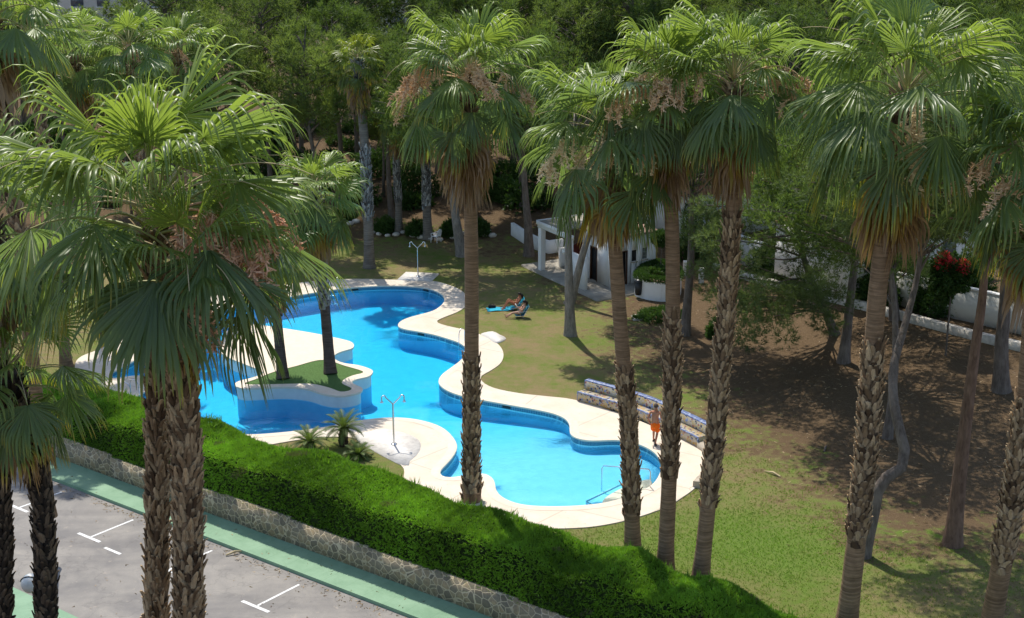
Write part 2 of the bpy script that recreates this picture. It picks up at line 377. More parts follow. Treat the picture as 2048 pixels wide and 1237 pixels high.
def m_paint():
    t = NT('worn_road_paint'); n = t.noise(7, 6, .75); c = t.mix(t.mr(n, .46, .7, 0, .75), (.74, .74, .72), (.36, .34, .31)); return t.surf(t.pr(c, .75, .25))
MAT = dict(
    litter=m_needle('dry_litter', (.12, .07, .035), (.42, .3, .17), .1, 0),
    grass=m_needle('grass_blades', (.2, .2, .07), (.165, .27, .045), .45, 0),
    ground=m_ground(), deck=m_deck(), coping=m_coping(), slab=m_slab(), pool=m_pool(), isle=m_islewall(), water=m_water(),
    leaf=m_leaf('palm_leaf', (.22, .28, .055), (.15, .21, .075), (.105, .155, .075), .48, .38),
    leafy=m_leaf('palm_leaf_yellowish', (.24, .27, .035), (.14, .19, .03), (.09, .12, .03)),
    petiole=plain('petiole', (.3, .3, .1), .5, .4, .2, 3), stalk=plain('dry_stalk', (.5, .4, .23), .7, .2, .2, 3),
    flower=plain('dry_flowers', (.78, .53, .32), .9, .1, .3, 8), flowerpink=plain('dry_pinkish_flowers', (.74, .44, .28), .9, .1, .3, 8), flowercream=plain('cream_flowers', (.84, .66, .4), .9, .1, .2, 8),
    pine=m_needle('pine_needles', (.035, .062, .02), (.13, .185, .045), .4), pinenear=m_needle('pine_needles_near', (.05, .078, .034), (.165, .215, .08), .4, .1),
    pinelit=m_needle('pine_needles_sunlit', (.05, .08, .028), (.175, .225, .065), .46, .25),  # lit copy of the pine needles, sunlight put into the colour
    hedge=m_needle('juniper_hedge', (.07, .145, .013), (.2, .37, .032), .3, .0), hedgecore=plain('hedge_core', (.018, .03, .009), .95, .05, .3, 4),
    shrub=m_needle('shrub_leaf', (.02, .05, .012), (.075, .14, .03), .3, .3), cycad=m_needle('cycad_leaf', (.05, .09, .02), (.14, .19, .05), .3, .1),
    bark=m_bark('pine_bark', (.085, .065, .052), (.23, .19, .16)), barkgrey=m_bark('grey_pine_bark', (.13, .115, .1), (.34, .3, .26)), barkred=m_bark('reddish_pine_bark', (.1, .06, .042), (.27, .17, .12)),
    ptrunk=m_palmtrunk('ringed_palm_trunk', (.16, .1, .058), (.36, .235, .14)), ptrunkdark=m_palmtrunk('dark_palm_trunk', (.055, .04, .033), (.13, .1, .085)), ptrunkgrey=m_palmtrunk('grey_palm_trunk', (.12, .105, .09), (.26, .225, .19)),
    boot=m_boot('leaf_stubs', (.075, .044, .025), (.33, .215, .12), (.58, .415, .245)), bootdark=m_boot('dark_leaf_stubs', (.02, .015, .012), (.075, .052, .036), (.2, .14, .09)),
    bootgrey=m_boot('grey_leaf_stubs', (.07, .065, .06), (.28, .27, .25), (.48, .47, .44)),
    stonewall=m_stonewall(), mosaic=m_mosaic(), trim=m_bluetrim(), asphalt=m_asphalt(), green=m_green(), white=m_white(), offwhite=m_white('offwhite_render', (.66, .64, .58), .5),  # offwhite: greyer, more stained variant of the white render
    tiles=m_tiles(), steel=m_metal('polished_steel', (.75, .76, .78)), paint=m_paint(),
    dark=plain('dark_opening', (.02, .02, .022), .6, .3), brown=plain('brown_wood', (.1, .045, .025), .5, .4, .3, 3), redbrown=plain('dark_red_paint', (.14, .025, .02), .5, .4, .2, 3),
    plastic=plain('white_plastic', (.78, .78, .78), .35, .5, .04), globe=plain('white_globe', (.8, .8, .76), .3, .5, .03), pole=plain('pale_painted_pole', (.4, .44, .42), .4, .5),
    stone=plain('white_stone', (.6, .55, .48), .9, .2, .25, 3), kerbstone=plain('rough_kerb_stone', (.42, .36, .28), .9, .2, .3, 2.5), turf=plain('island_turf', (.085, .15, .05), .95, .05, .3, 18),
    concrete=plain('porch_concrete', (.34, .31, .26), .85, .2, .22, 1.5), black=plain('black_plastic', (.012, .012, .014), .35, .5), blueglass=plain('dull_window', (.1, .11, .13), .2, .6),
    terracotta=plain('pinkish_flat_roof', (.5, .32, .23), .85, .2, .3, 1.5), slate=plain('grey_roof_patch', (.1, .1, .11), .8, .2, .25, 3),
)

# ------------------------------------------------------------------ light and sky
SUNV = norm([-.145, .478, .866])
wd = bpy.data.worlds.new('World'); scene.world = wd; wd.use_nodes = True
nt = wd.node_tree; nt.nodes.clear()
sky = nt.nodes.new('ShaderNodeTexSky'); sky.sky_type = 'NISHITA'; sky.sun_disc = False
sky.sun_elevation = math.asin(SUNV[2]); sky.sun_rotation = math.atan2(SUNV[0], SUNV[1])
bg = nt.nodes.new('ShaderNodeBackground'); bg.inputs[1].default_value = .15
wo = nt.nodes.new('ShaderNodeOutputWorld'); nt.links.new(sky.outputs[0], bg.inputs[0]); nt.links.new(bg.outputs[0], wo.inputs[0])
sd = bpy.data.lights.new('sun', 'SUN'); sd.energy = 3.8; sd.angle = rad(.5); sd.color = (1, .95, .86)
so = bpy.data.objects.new('sun', sd); COL.objects.link(so); so.rotation_euler = Vector(SUNV).to_track_quat('Z', 'Y').to_euler(); so.location = (0, 60, 60)
scene.view_settings.view_transform = 'Standard'; scene.view_settings.look = 'None'; scene.view_settings.gamma = 1; scene.view_settings.exposure = .38
scene.render.engine = 'CYCLES'
scene.cycles.max_bounces = 8; scene.cycles.transparent_max_bounces = 12

# ------------------------------------------------------------------ pool, deck, lawn
def P2(px, z=.04): return np.array([at(a, b, z)[:2] for a, b in px])
POOL_PX = [(665, 580), (700, 576), (740, 573), (780, 572), (820, 573), (855, 577), (880, 586), (890, 598), (885, 610), (868, 622), (840, 630), (815, 637), (800, 645), (797, 654), (810, 659), (835, 663), (870, 670), (900, 679), (922, 687), (934, 700), (926, 718), (905, 735), (885, 750), (878, 764), (885, 775), (905, 786), (940, 796), (980, 803), (1030, 812), (1075, 820), (1110, 828), (1132, 838), (1141, 851), (1141, 866), (1152, 877), (1182, 882), (1220, 880), (1255, 882), (1290, 893), (1315, 910), (1324, 932), (1318, 955), (1300, 975), (1260, 993), (1210, 1007), (1150, 1013), (1090, 1014), (1040, 1010), (1005, 997), (990, 981), (988, 965), (980, 953), (965, 948), (940, 950), (915, 955), (892, 957), (878, 951), (880, 940), (895, 925), (908, 908), (913, 893), (905, 876), (885, 857), (855, 845), (820, 838), (785, 836), (750, 838), (700, 845), (650, 855), (600, 862), (540, 868), (490, 870), (430, 862), (360, 843), (300, 818), (272, 799), (285, 786), (305, 775), (314, 765), (300, 756), (273, 752), (228, 758), (214, 754), (222, 746), (242, 736), (290, 708), (340, 668), (390, 640), (440, 622), (500, 608), (560, 597), (620, 587)]
POOL = resample(catmull(P2(POOL_PX), .15), .2)
OUT_PX = [(862, 562), (900, 571), (925, 583), (934, 597), (932, 612), (915, 624), (890, 634), (873, 643), (890, 651), (930, 660), (960, 669), (990, 684), (1003, 697), (1007, 712), (1000, 728), (980, 742), (962, 753), (966, 765), (990, 777), (1040, 787), (1095, 793), (1150, 800), (1235, 826), (1300, 850), (1360, 876), (1396, 894), (1412, 910), (1417, 932), (1409, 955), (1390, 976), (1366, 994), (1330, 1015), (1280, 1033), (1230, 1046), (1170, 1055), (1090, 1057), (1040, 1050), (980, 1034), (900, 1010), (835, 985), (808, 962), (806, 934), (760, 906), (712, 877), (650, 874), (600, 879), (560, 886), (500, 893), (400, 887), (290, 860), (200, 830), (160, 795), (163, 772), (150, 740), (158, 716), (200, 698), (250, 672), (320, 630), (400, 598), (480, 582), (560, 570), (640, 562), (715, 558), (794, 560)]
OUT = resample(catmull(P2(OUT_PX), .3), .4)
ISLE_PX = [(708, 691), (704, 697), (684, 703), (670, 710), (671, 719), (687, 726), (718, 731), (740, 738), (746, 744), (737, 753), (712, 759), (704, 765), (712, 770), (724, 776), (723, 783), (704, 789), (678, 792), (647, 788), (619, 779), (591, 775), (562, 774), (520, 776), (486, 777), (470, 772), (471, 766), (482, 761), (506, 755), (526, 747), (520, 741), (506, 735), (477, 724), (452, 713), (440, 700), (445, 675), (462, 657), (500, 649), (548, 654), (600, 662), (640, 669), (690, 680), (704, 685)]
ZI = .5
ISLE = resample(catmull(P2(ISLE_PX, ZI), .12), .16)
TURF_PX = [(489, 768), (516, 757), (545, 745), (590, 733), (645, 720), (690, 732), (727, 744), (706, 751), (690, 758), (684, 767), (704, 778), (684, 784), (656, 775), (622, 768), (577, 768), (534, 769)]
TURF = resample(catmull(P2(TURF_PX, ZI), .15), .2)

def pool_depth(x, y):
    d = smooth(54, 66, y+.25*(-x))
    return -.5-.6*d
def ring_wall(mb, p, z0, z1, mat=0, flip=False):
    n = len(p); 
    zz0 = np.broadcast_to(z0, (n,)); zz1 = np.broadcast_to(z1, (n,))
    V = np.vstack([np.c_[p, zz0], np.c_[p, zz1]]); i = np.arange(n); j = (i+1) % n
    F = np.stack([i, j, j+n, i+n], -1)
    mb.add(V, F[:, ::-1] if flip else F, mat)
def grid_in(poly, step, margin=.15):
    lo = poly.min(0); hi = poly.max(0)
    X, Y = np.meshgrid(np.arange(lo[0], hi[0], step), np.arange(lo[1], hi[1], step))
    X = X.ravel(); Y = Y.ravel(); k = inside(offset(poly, -margin), X, Y); return np.c_[X[k], Y[k]]
# pool shell
mb = MB()
PO = offset(POOL, .06)
vo, fo = cdt([PO], grid_in(PO, .7), lambda x, y: inside(PO, x, y))
mb.add(np.c_[vo, pool_depth(vo[:, 0], vo[:, 1])], fo)
ring_wall(mb, POOL, pool_depth(POOL[:, 0], POOL[:, 1])-.05, 0.0)
tag(mb.build('pool_basin', MAT['pool']), kind='structure')
# deck sheet (stops inside the coping)
PD = offset(POOL, .12)
mb = MB()
vo, fo = cdt([OUT, PD], grid_in(OUT, 1.3), lambda x, y: inside(OUT, x, y) & ~inside(PD, x, y))
mb.add(np.c_[vo, np.full(len(vo), .04)], fo)
ring_wall(mb, OUT, -.3, .04)
tag(mb.build('pool_deck', MAT['deck']), kind='structure')
# coping strip round the pool with a small nose
mb = MB(); n = len(POOL); PI_ = offset(POOL, -.035); PE = offset(POOL, .36)
rows = [np.c_[PE, np.full(n, .047)], np.c_[POOL+(PE-POOL)*.06, np.full(n, .066)], np.c_[PI_, np.full(n, .05)], np.c_[PI_, np.full(n, -.02)], np.c_[POOL, np.full(n, -.021)]]
V = np.vstack(rows); i = np.arange(n); j = (i+1) % n
for k in range(len(rows)-1): mb.add(V[k*n:(k+2)*n], np.stack([i, j, j+n, i+n], -1))
tag(mb.build('pool_coping', MAT['coping'], sm=False), kind='structure')
# water: one closed body
mb = MB(); WZ = -.16
PWt = offset(POOL, .03)
vo, fo = cdt([PWt], grid_in(PWt, 2.0), lambda x, y: inside(PWt, x, y))
mb.add(np.c_[vo, np.full(len(vo), WZ)], fo); mb.add(np.c_[vo, np.full(len(vo), -1.6)], fo[:, ::-1]); ring_wall(mb, PWt, -1.6, WZ)
me_w = mb.mesh('water', MAT['water'])
bmw = bmesh.new(); bmw.from_mesh(me_w); bmesh.ops.remove_doubles(bmw, verts=bmw.verts, dist=1e-4); bmesh.ops.recalc_face_normals(bmw, faces=bmw.faces); bmw.to_mesh(me_w); bmw.free()
wobj = bpy.data.objects.new('water', me_w); COL.objects.link(wobj); tag(wobj, kind='structure')
# island
isl = thing('pool_island', (*ISLE.mean(0), -1.3), 'raised cream paved island with curved white walls standing in the pool', 'pool island')
mb = MB(); IW = offset(ISLE, -.07); ring_wall(mb, IW, -1.4, ZI-.08, flip=area2(IW) < 0); mb.build('retaining_wall', MAT['isle'], isl)
mb = MB(); TI = TURF
vo, fo = cdt([ISLE, TI], grid_in(ISLE, .9), lambda x, y: inside(ISLE, x, y) & ~inside(TI, x, y))
mb.add(np.c_[vo, np.full(len(vo), ZI)], fo); ring_wall(mb, ISLE, ZI-.09, ZI, flip=area2(ISLE) < 0)
n = len(ISLE); i = np.arange(n); j = (i+1) % n
mb.add(np.vstack([np.c_[ISLE, np.full(n, ZI-.09)], np.c_[offset(ISLE, -.2), np.full(n, ZI-.09)]]), np.stack([i, j, j+n, i+n], -1))
mb.build('paving', MAT['coping'], isl)
mb = MB(); TJ = offset(TURF, .05)
vo, fo = cdt([TJ], grid_in(TJ, .4), lambda x, y: inside(TJ, x, y)); mb.add(np.c_[vo, np.full(len(vo), ZI-.02)], fo)
mb.build('turf_bed', MAT['turf'], isl)

def tri_sprays(mb, P, N, ln, w, k, rnd, spread=.7, mat=0, up=0.0, twig=0.0):
    """k pointed leaves at each point P pointing roughly along N"""
    n = len(P); P = np.repeat(P, k, 0); N = np.repeat(N, k, 0); r = np.repeat(rnd, k)
    d = norm(N+RNG.normal(0, spread, P.shape)+np.array([0, 0, up])); l = ln*RNG.uniform(.6, 1.25, len(P))[:, None]
    sd = norm(np.cross(d, RNG.normal(0, 1, P.shape)))*(w*RNG.uniform(.7, 1.3, len(P))[:, None])*.5
    V = np.stack([P-sd, P+sd, P+d*l], 1).reshape(-1, 3)
    F = np.arange(len(V)).reshape(-1, 3)
    r = np.clip(r+RNG.normal(0, .1, len(r)), 0, 1)
    mb.add(V, F, mat, rnd=np.repeat(r, 3), twig=twig)
def cheap_noise0(x, y): return np.sin(x*1.9+np.sin(y*1.3))*np.sin(y*2.3+np.sin(x*1.7))
def sunlit_lushf(x, y): return np.clip(np.exp(-(((x-8.5)/4.5)**2+((y-45.5)/3.6)**2))*1.1+.5*np.exp(-(((x+3.5)/2)**2+((y-55)/2.5)**2)), 0, 1)  # bright blade patch: rich growth and sunlight in one mask
# ground sheet
LAWN = P2([(560, 500), (700, 487), (900, 490), (1010, 490), (1060, 520), (1180, 592), (1240, 622), (1225, 690), (1300, 740), (1400, 800), (1445, 850), (1490, 890), (1570, 935), (1690, 1010), (1720, 1085), (1900, 1110), (2100, 1090), (2300, 1500), (1000, 1500), (200, 1000), (-200, 800), (-200, 600), (300, 520)], 0)
def soilf(x, y):
    ins = inside(LAWN, x, y); d = np.full(np.shape(x), 1e9)
    for i in range(len(LAWN)):
        a = LAWN[i-1]; b = LAWN[i]; ab = b-a; t = np.clip(((x-a[0])*ab[0]+(y-a[1])*ab[1])/(ab@ab), 0, 1)
        d = np.minimum(d, np.hypot(x-a[0]-t*ab[0], y-a[1]-t*ab[1]))
    return np.clip(.5+np.where(ins, -d, d)/10.0, 0, 1)
DIN = offset(OUT, -.2)
xs = np.arange(-50, 60, 1.1); ys = np.arange(16, 140, 1.1); X, Y = np.meshgrid(xs, ys); X = X.ravel()+RNG.uniform(-.2, .2, X.size); Y = Y.ravel()+RNG.uniform(-.2, .2, Y.size)
s_, n_ = sn(X, Y); k = (~inside(OUT, X, Y)) & ((n_ < -.1) | (n_ > .5)); G = np.c_[X[k], Y[k]]
far = [(a, b) for a in (-900, -400, -150, 0, 150, 400, 900) for b in (-300, -100, 180, 260, 450, 1200)]
G = np.vstack([G, far])
l1 = [st(a, .12)[:2] for a in np.arange(-90, 91, 2)]; l2 = [st(a, .3)[:2] for a in np.arange(-90, 91, 2)]
vo, fo = cdt([DIN], G, lambda x, y: ~inside(DIN, x, y), [l1, l2])
s_, n_ = sn(vo[:, 0], vo[:, 1])
zz = np.where(n_ < .2, -1.85, hgt(vo[:, 0], vo[:, 1]))
lush = np.exp(-(((vo[:, 0]-8.5)/4.5)**2+((vo[:, 1]-45.5)/3.6)**2))*1.1+.5*np.exp(-(((vo[:, 0]+3.5)/2)**2+((vo[:, 1]-55)/2.5)**2))  # bright lawn patch: rich growth and sunlight both put into the grass colour
mb = MB(); mb.add(np.c_[vo, zz], fo, soil=soilf(vo[:, 0], vo[:, 1]), lush=np.clip(lush, 0, 1))
tag(mb.build('ground', MAT['ground'], sm=True), kind='structure')

mb = MB(); m = 90000; x = RNG.uniform(-1, 20, m); y = RNG.uniform(35, 58, m); a_, b_ = sn(x, y); kk = (b_ > 2.6) & ~inside(offset(OUT, .05), x, y) & (soilf(x, y) < .5+.12*cheap_noise0(x, y)) & (RNG.random(m) < .25+.75*np.clip(sunlit_lushf(x, y)+.35*cheap_noise0(x, y), 0, 1)); x = x[kk]; y = y[kk]
P = np.c_[x, y, hgt(x, y)]; tri_sprays(mb, P, np.tile([0, 0, 1.0], (len(x), 1)), .075, .022, 3, np.clip(.35+.5*sunlit_lushf(x, y)+RNG.normal(0, .2, len(x)), 0, 1), .75)
tag(mb.build('lawn_grass', MAT['grass']), 'short green and straw coloured lawn grass', 'grass', kind='stuff')
# ------------------------------------------------------------------ street
def street_sheet(name, n0, n1, z, mat, s0=-70, s1=70, step=2.0, kerb=False):
    mb = MB(); S = np.arange(s0, s1+.1, step)
    V = np.array([st(s, n0, z) for s in S]+[st(s, n1, z) for s in S]); m = len(S); i = np.arange(m-1)
    mb.add(V, np.stack([i, i+1, i+1+m, i+m], -1))
    if kerb is not False:
        for nn, zz in kerb:
            V = np.array([st(s, nn, zz) for s in S]+[st(s, nn, z) for s in S]); mb.add(V, np.stack([i, i+1, i+1+m, i+m], -1))
    return tag(mb.build(name, mat), kind='structure')
street_sheet('road', -8.55, -1.45, ZS-.13, MAT['asphalt'])
street_sheet('pavement', -1.49, .06, ZS, MAT['green'], kerb=[(-1.49, ZS-.2)])
street_sheet('pavement_opposite', -10.6, -8.5, ZS, MAT['green'], kerb=[(-8.5, ZS-.2)])
# painted bays: T marks, bay lines and dashes
mb = MB(); zp = ZS-.126
def strip(s0, n0, s1, n1, w):
    a = st(s0, n0, zp); b = st(s1, n1, zp); d = norm(b-a); q = np.array([-d[1], d[0], 0])*w/2
    mb.add([a-q, b-q, b+q, a+q], [[0, 1, 2, 3]])
T1 = sn(-16.4, 49.9); T2 = sn(-9.15, 44.0)
bl = (T2[0]-T1[0])/2
for k in range(-3, 5):
    s0 = T1[0]+bl*k; n0 = T1[1]
    strip(s0-.68, n0, s0+.68, n0, .14); strip(s0+.02, n0+.08, s0+.02, n0+2.1, .1)
    strip(s0+bl*.36-.45, n0-.2, s0+bl*.36+.5, n0-.2, .13)
tag(mb.build('road_markings', MAT['paint']), kind='structure')
# stone wall
wl = thing('stone_wall', st(0, .2, ZS), 'low crazy stone retaining wall along the green pavement under the hedge', 'stone wall')
mb = MB(); ss = -45.0; k = 0
tops = [-.62, -.55, -.66, -.58, -.52, -.6, -.64, -.56]
while ss < 45:
    ln = 3.6+.5*math.sin(k*2.1); zt = tops[k % 8]-.0*ss
    a = st(ss, .18, 0); c = st(ss+ln/2, .19, (ZS-.1+zt)/2)
    box(mb, c, (ln, .3, zt-ZS+.1), ax=[[EV[0], EV[1], 0], [NV[0], NV[1], 0], [0, 0, 1]]); ss += ln; k += 1
mb.build('stonework', MAT['stonewall'], wl)

# hedge on the wall: solid dark core under a coat of little sprays
hd = thing('juniper_hedge', st(0, 1.8, -.6), 'long clipped bright green juniper hedge above the stone wall', 'hedge')
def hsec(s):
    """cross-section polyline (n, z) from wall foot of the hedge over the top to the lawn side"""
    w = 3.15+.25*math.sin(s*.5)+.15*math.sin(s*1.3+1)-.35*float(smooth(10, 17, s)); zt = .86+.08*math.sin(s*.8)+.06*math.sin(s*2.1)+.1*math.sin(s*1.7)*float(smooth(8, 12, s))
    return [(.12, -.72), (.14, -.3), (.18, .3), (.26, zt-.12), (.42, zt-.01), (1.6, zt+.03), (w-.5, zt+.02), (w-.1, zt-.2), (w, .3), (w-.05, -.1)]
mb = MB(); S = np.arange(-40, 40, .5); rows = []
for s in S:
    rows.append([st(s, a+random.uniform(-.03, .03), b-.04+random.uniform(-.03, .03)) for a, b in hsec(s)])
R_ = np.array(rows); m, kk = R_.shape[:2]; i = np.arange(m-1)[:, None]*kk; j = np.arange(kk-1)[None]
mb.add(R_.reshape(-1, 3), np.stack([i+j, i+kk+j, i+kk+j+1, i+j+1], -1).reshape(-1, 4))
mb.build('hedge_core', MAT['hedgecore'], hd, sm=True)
def cheap_noise(x, y, f, seed=0):
    q = np.zeros_like(x)
    rg = np.random.default_rng(seed)
    for k in range(6):
        a = rg.uniform(0, 6.28); ff = f*rg.uniform(.6, 1.7); q += np.sin((x*math.cos(a)+y*math.sin(a))*ff+rg.uniform(0, 6.28))
    return q/6
mb = MB(); PS = []; NS = []
NH = 92000
sv = RNG.uniform(-24, 27, NH)
for s in sv:
    sec = hsec(s); L = np.array(sec); seg = np.diff(L, axis=0); d = np.r_[0, np.cumsum(np.hypot(seg[:, 0], seg[:, 1]))]
    u = random.uniform(.02, d[-1]*.97); q = min(np.searchsorted(d, u, 'right')-1, len(seg)-1); f = (u-d[q])/(d[q+1]-d[q]); p = L[q]+seg[q]*f
    no = np.array([-seg[q][1], seg[q][0]]); no = no/np.hypot(*no)
    if no[1] < .3 and random.random() < .5: continue  # sprays thinned on the upright faces so the dark core deepens their shade
    PS.append(st(s, p[0], p[1])); NS.append([NV[0]*no[0], NV[1]*no[0], no[1]])
PS = np.array(PS); NS = np.array(NS)
lump = cheap_noise(PS[:, 0], PS[:, 1], 1.9, 3); lump2 = cheap_noise(PS[:, 0]+PS[:, 2], PS[:, 1], 6, 4)
topf = np.clip(NS[:, 2]*2, .35, 1); PS = PS+NS*((.03+.05*np.clip(lump, -.5, 1)+.035*lump2)*topf)[:, None]
pt = cheap_noise(PS[:, 0], PS[:, 1], .8, 9); tri_sprays(mb, PS, NS, .125, .04, 4, np.clip(.45+.4*lump+.3*lump2+.5*pt, 0, 1), .8, up=.2, twig=0.0)
bp = cheap_noise(PS[:, 0], PS[:, 1]+PS[:, 2], 3.2, 12) > .62; tri_sprays(mb, PS[bp], NS[bp], .15, .03, 4, np.full(bp.sum(), .3), .8, twig=.85)
# a few long loose shoots on the lawn edge
NH = len(PS); sel = RNG.choice(NH, 900); s2, n2 = sn(PS[sel, 0], PS[sel, 1]); ok = n2 > 2.0
tri_sprays(mb, PS[sel][ok], NS[sel][ok], .34, .05, 5, np.full(ok.sum(), .45), .5, up=.8)
mb.build('foliage', MAT['hedge'], hd)

# ------------------------------------------------------------------ palms
def petiole_path(c, az, el0, bend, Lp, K=7):
    o = np.array([math.cos(az), math.sin(az), 0]); P = [np.array(c, float)]; d = None
    for k in range(K):
        e = el0-bend*((k+.5)/K)**1.4; d = o*math.cos(e)+np.array([0, 0, math.sin(e)]); P.append(P[-1]+d*Lp/K)
    e = el0-bend
    return np.array(P), o, o*math.cos(e)+np.array([0, 0, math.sin(e)]), -o*math.sin(e)+np.array([0, 0, math.cos(e)])
def frond(mb, c, az, el0, bend, Lp, Lb, nseg, dry, age, rg, droop=1.0, fold=.3, span=115, Kp=10, pet=1, tip=.0, pr=.02):
    P, o, d, nn = petiole_path(c, az, el0, bend, Lp)
    s = np.array([-math.sin(az), math.cos(az), 0]); tw = rg.normal(0, .3)
    s, nn = s*math.cos(tw)+nn*math.sin(tw), nn*math.cos(tw)-s*math.sin(tw)
    if pet is not None: tube(mb, P, np.linspace(pr*1.5, pr*.7, len(P)), 4, pet, cap=False, dry=dry, age=age, rnd=.5)
    th = np.radians(np.linspace(-span, span, nseg))+rg.normal(0, .012, nseg)
    L = Lb*(.66+.34*np.cos(th*.75))*rg.uniform(.88, 1.08, nseg)
    dth = 2*math.radians(span)/nseg
    u0 = np.cos(th)[:, None]*d+np.sin(th)[:, None]*s*math.cos(fold)-np.abs(np.sin(th))[:, None]*nn*math.sin(fold)
    u0 = norm(u0); tan = -np.sin(th)[:, None]*d+np.cos(th)[:, None]*s
    pos = P[-1]+u0*.02; dr = u0.copy(); rows = []; rr = np.linspace(0, 1, Kp+1)
    brk = rg.uniform(.57, .77, nseg); dk = droop*rg.uniform(.5, 1.5, nseg)
    wmid = 2*L*math.sin(dth/2)*.52
    down = np.array([0, 0, -1.0])+o*.22
    for k, r in enumerate(rr):
        if k:
            g = dk*np.clip((r-brk)/.14, 0, 1)*.85*(10/Kp)+.02*droop
            dr = norm(dr+g[:, None]*down+rg.normal(0, .02, dr.shape)); pos = pos+dr*(L/Kp)[:, None]
        w = np.where(r < .52, 2*r*L*math.sin(dth/2)*1.08, wmid*np.clip((1-r)/.48, 0, 1)**.75)+.006
        side = norm(tan-np.sum(tan*dr, 1, keepdims=True)*dr); m_ = np.cross(side, dr)
        rows.append(np.stack([pos-side*w[:, None]/2, pos+m_*(w*.3)[:, None], pos+side*w[:, None]/2], 1))
    V = np.stack(rows, 1)                      # seg, k, 3, xyz
    idx = np.arange(nseg*(Kp+1)*3).reshape(nseg, Kp+1, 3)
    q1 = np.stack([idx[:, :-1, 0], idx[:, :-1, 1], idx[:, 1:, 1], idx[:, 1:, 0]], -1).reshape(-1, 4)
    q2 = np.stack([idx[:, :-1, 1], idx[:, :-1, 2], idx[:, 1:, 2], idx[:, 1:, 1]], -1).reshape(-1, 4)
    rv = np.broadcast_to(rr[None, :, None], idx.shape)
    td = np.clip(dry+tip*np.clip((rv-.62)/.38, 0, 1)*rg.uniform(.5, 1.3, (nseg, 1, 1)), 0, 1)
    mb.add(V.reshape(-1, 3), np.vstack([q1, q2]), 0, dry=td.ravel(), age=age, rnd=np.broadcast_to(rg.uniform(0, 1, (nseg, 1, 1)), idx.shape).ravel())
def flower(mb, c, az, el0, length, rg, dense=1.0, bend=1.9, tass=.8):
    P, o, d, nn = petiole_path(c, az, el0, bend, length, 12)
    tube(mb, P, np.linspace(.03, .01, len(P)), 4, 0, cap=False)
    nb = int(11*dense)
    for k in range(nb):
        f = .45+.55*k/max(1, nb-1); i = min(int(f*12), 11); b = P[i]
        a2 = az+rg.normal(0, 1.1); e2 = rg.uniform(-.9, .2); dd = np.array([math.cos(a2)*math.cos(e2), math.sin(a2)*math.cos(e2), math.sin(e2)])
        ll = tass*rg.uniform(.7, 1.2); Q = [b]; 
        for q in range(6): dd = norm(dd+np.array([0, 0, -.32])); Q.append(Q[-1]+dd*ll/6)
        Q = np.array(Q); tube(mb, Q, np.linspace(.012, .005, 7), 3, 0, cap=False)
        m = int(60*dense); t = rg.uniform(.15, 1, m)*6; qi = np.minimum(t.astype(int), 5); pp = Q[qi]+(Q[qi+1]-Q[qi])*(t-qi)[:, None]
        dv = norm(rg.normal(0, 1, (m, 3))+np.array([0, 0, -.5])); sd = norm(np.cross(dv, rg.normal(0, 1, (m, 3))))*.016
        l = rg.uniform(.08, .2, m)[:, None]
        V = np.stack([pp-sd, pp+sd, pp+dv*l+sd*.8, pp+dv*l-sd*.8], 1).reshape(-1, 3); mb.add(V, np.arange(4*m).reshape(-1, 4), 0)
def path_eval(P, n):
    C = catmull(P, .4, closed=False); d = np.r_[0, np.cumsum(np.linalg.norm(np.diff(C, axis=0), axis=1))]
    s = np.linspace(0, d[-1], n); return np.stack([np.interp(s, d, C[:, k]) for k in range(3)], -1), s
def boots(mb, P, s, r_of, s0, s1, rg, mat=1, size=.3, per=7, row=.15, stick=.35, dens=1.0):
    """overlapping cut leaf bases spiralling round the trunk between lengths s0 and s1"""
    ss = s0; k = 0
    while ss < s1:
        c = np.array([np.interp(ss, s, P[:, i]) for i in range(3)]); c2 = np.array([np.interp(ss+.3, s, P[:, i]) for i in range(3)])
        ax = norm(c2-c) if np.linalg.norm(c2-c) > .01 else np.array([0, 0, 1.0])
        for j in range(per):
            if rg.random() > dens*min(1, .3+min(ss-s0, s1-ss)/.7): continue
            a = 2*math.pi*(j+.5*(k % 2))/per+rg.normal(0, .1)+k*.03
            o = np.array([math.cos(a), math.sin(a), 0]); o = norm(o-ax*np.dot(o, ax)); w = np.cross(ax, o)
            r = r_of(ss); h = size*rg.uniform(.75, 1.25); bw = 2*math.pi*r/per*1.18; tilt = stick*rg.uniform(.5, 1.7)
            wr = [1.0, .86, .5*rg.uniform(.7, 1.3), .2*rg.uniform(.3, 1.6)]; hh = [-.1, .35, .8, 1.05*rg.uniform(.85, 1.2)]
            oo = [0.0, .1, .3*tilt/.35, .3*tilt/.35*rg.uniform(1.0, 1.9)]
            sk = rg.normal(0, .06); V = []
            for q in range(4):
                cc = c+o*(r+oo[q]*h*.6)+ax*(hh[q]*h)+w*(sk*hh[q]); th = .035*(1-q*.17)
                b2 = bw*wr[q]/2
                V += [cc-w*b2-o*(.04 if q < 2 else 0), cc+o*th*1.3, cc+w*b2-o*(.04 if q < 2 else 0), cc-o*th]
            F = []
            for q in range(3):
                b = q*4
                F += [[b, b+1, b+5, b+4], [b+1, b+2, b+6, b+5], [b+2, b+3, b+7, b+6], [b+3, b, b+4, b+7]]
            F.append([12, 13, 14, 15])
            mb.add(np.array(V), np.array(F[:-1]), mat, rnd=rg.random(), t=np.repeat([0, .35, .75, 1.0], 4)); mb.add(np.array(V[12:]), [[0, 1, 2, 3]], mat, rnd=rg.random(), t=1.0)
        ss += row*rg.uniform(.9, 1.1); k += 1
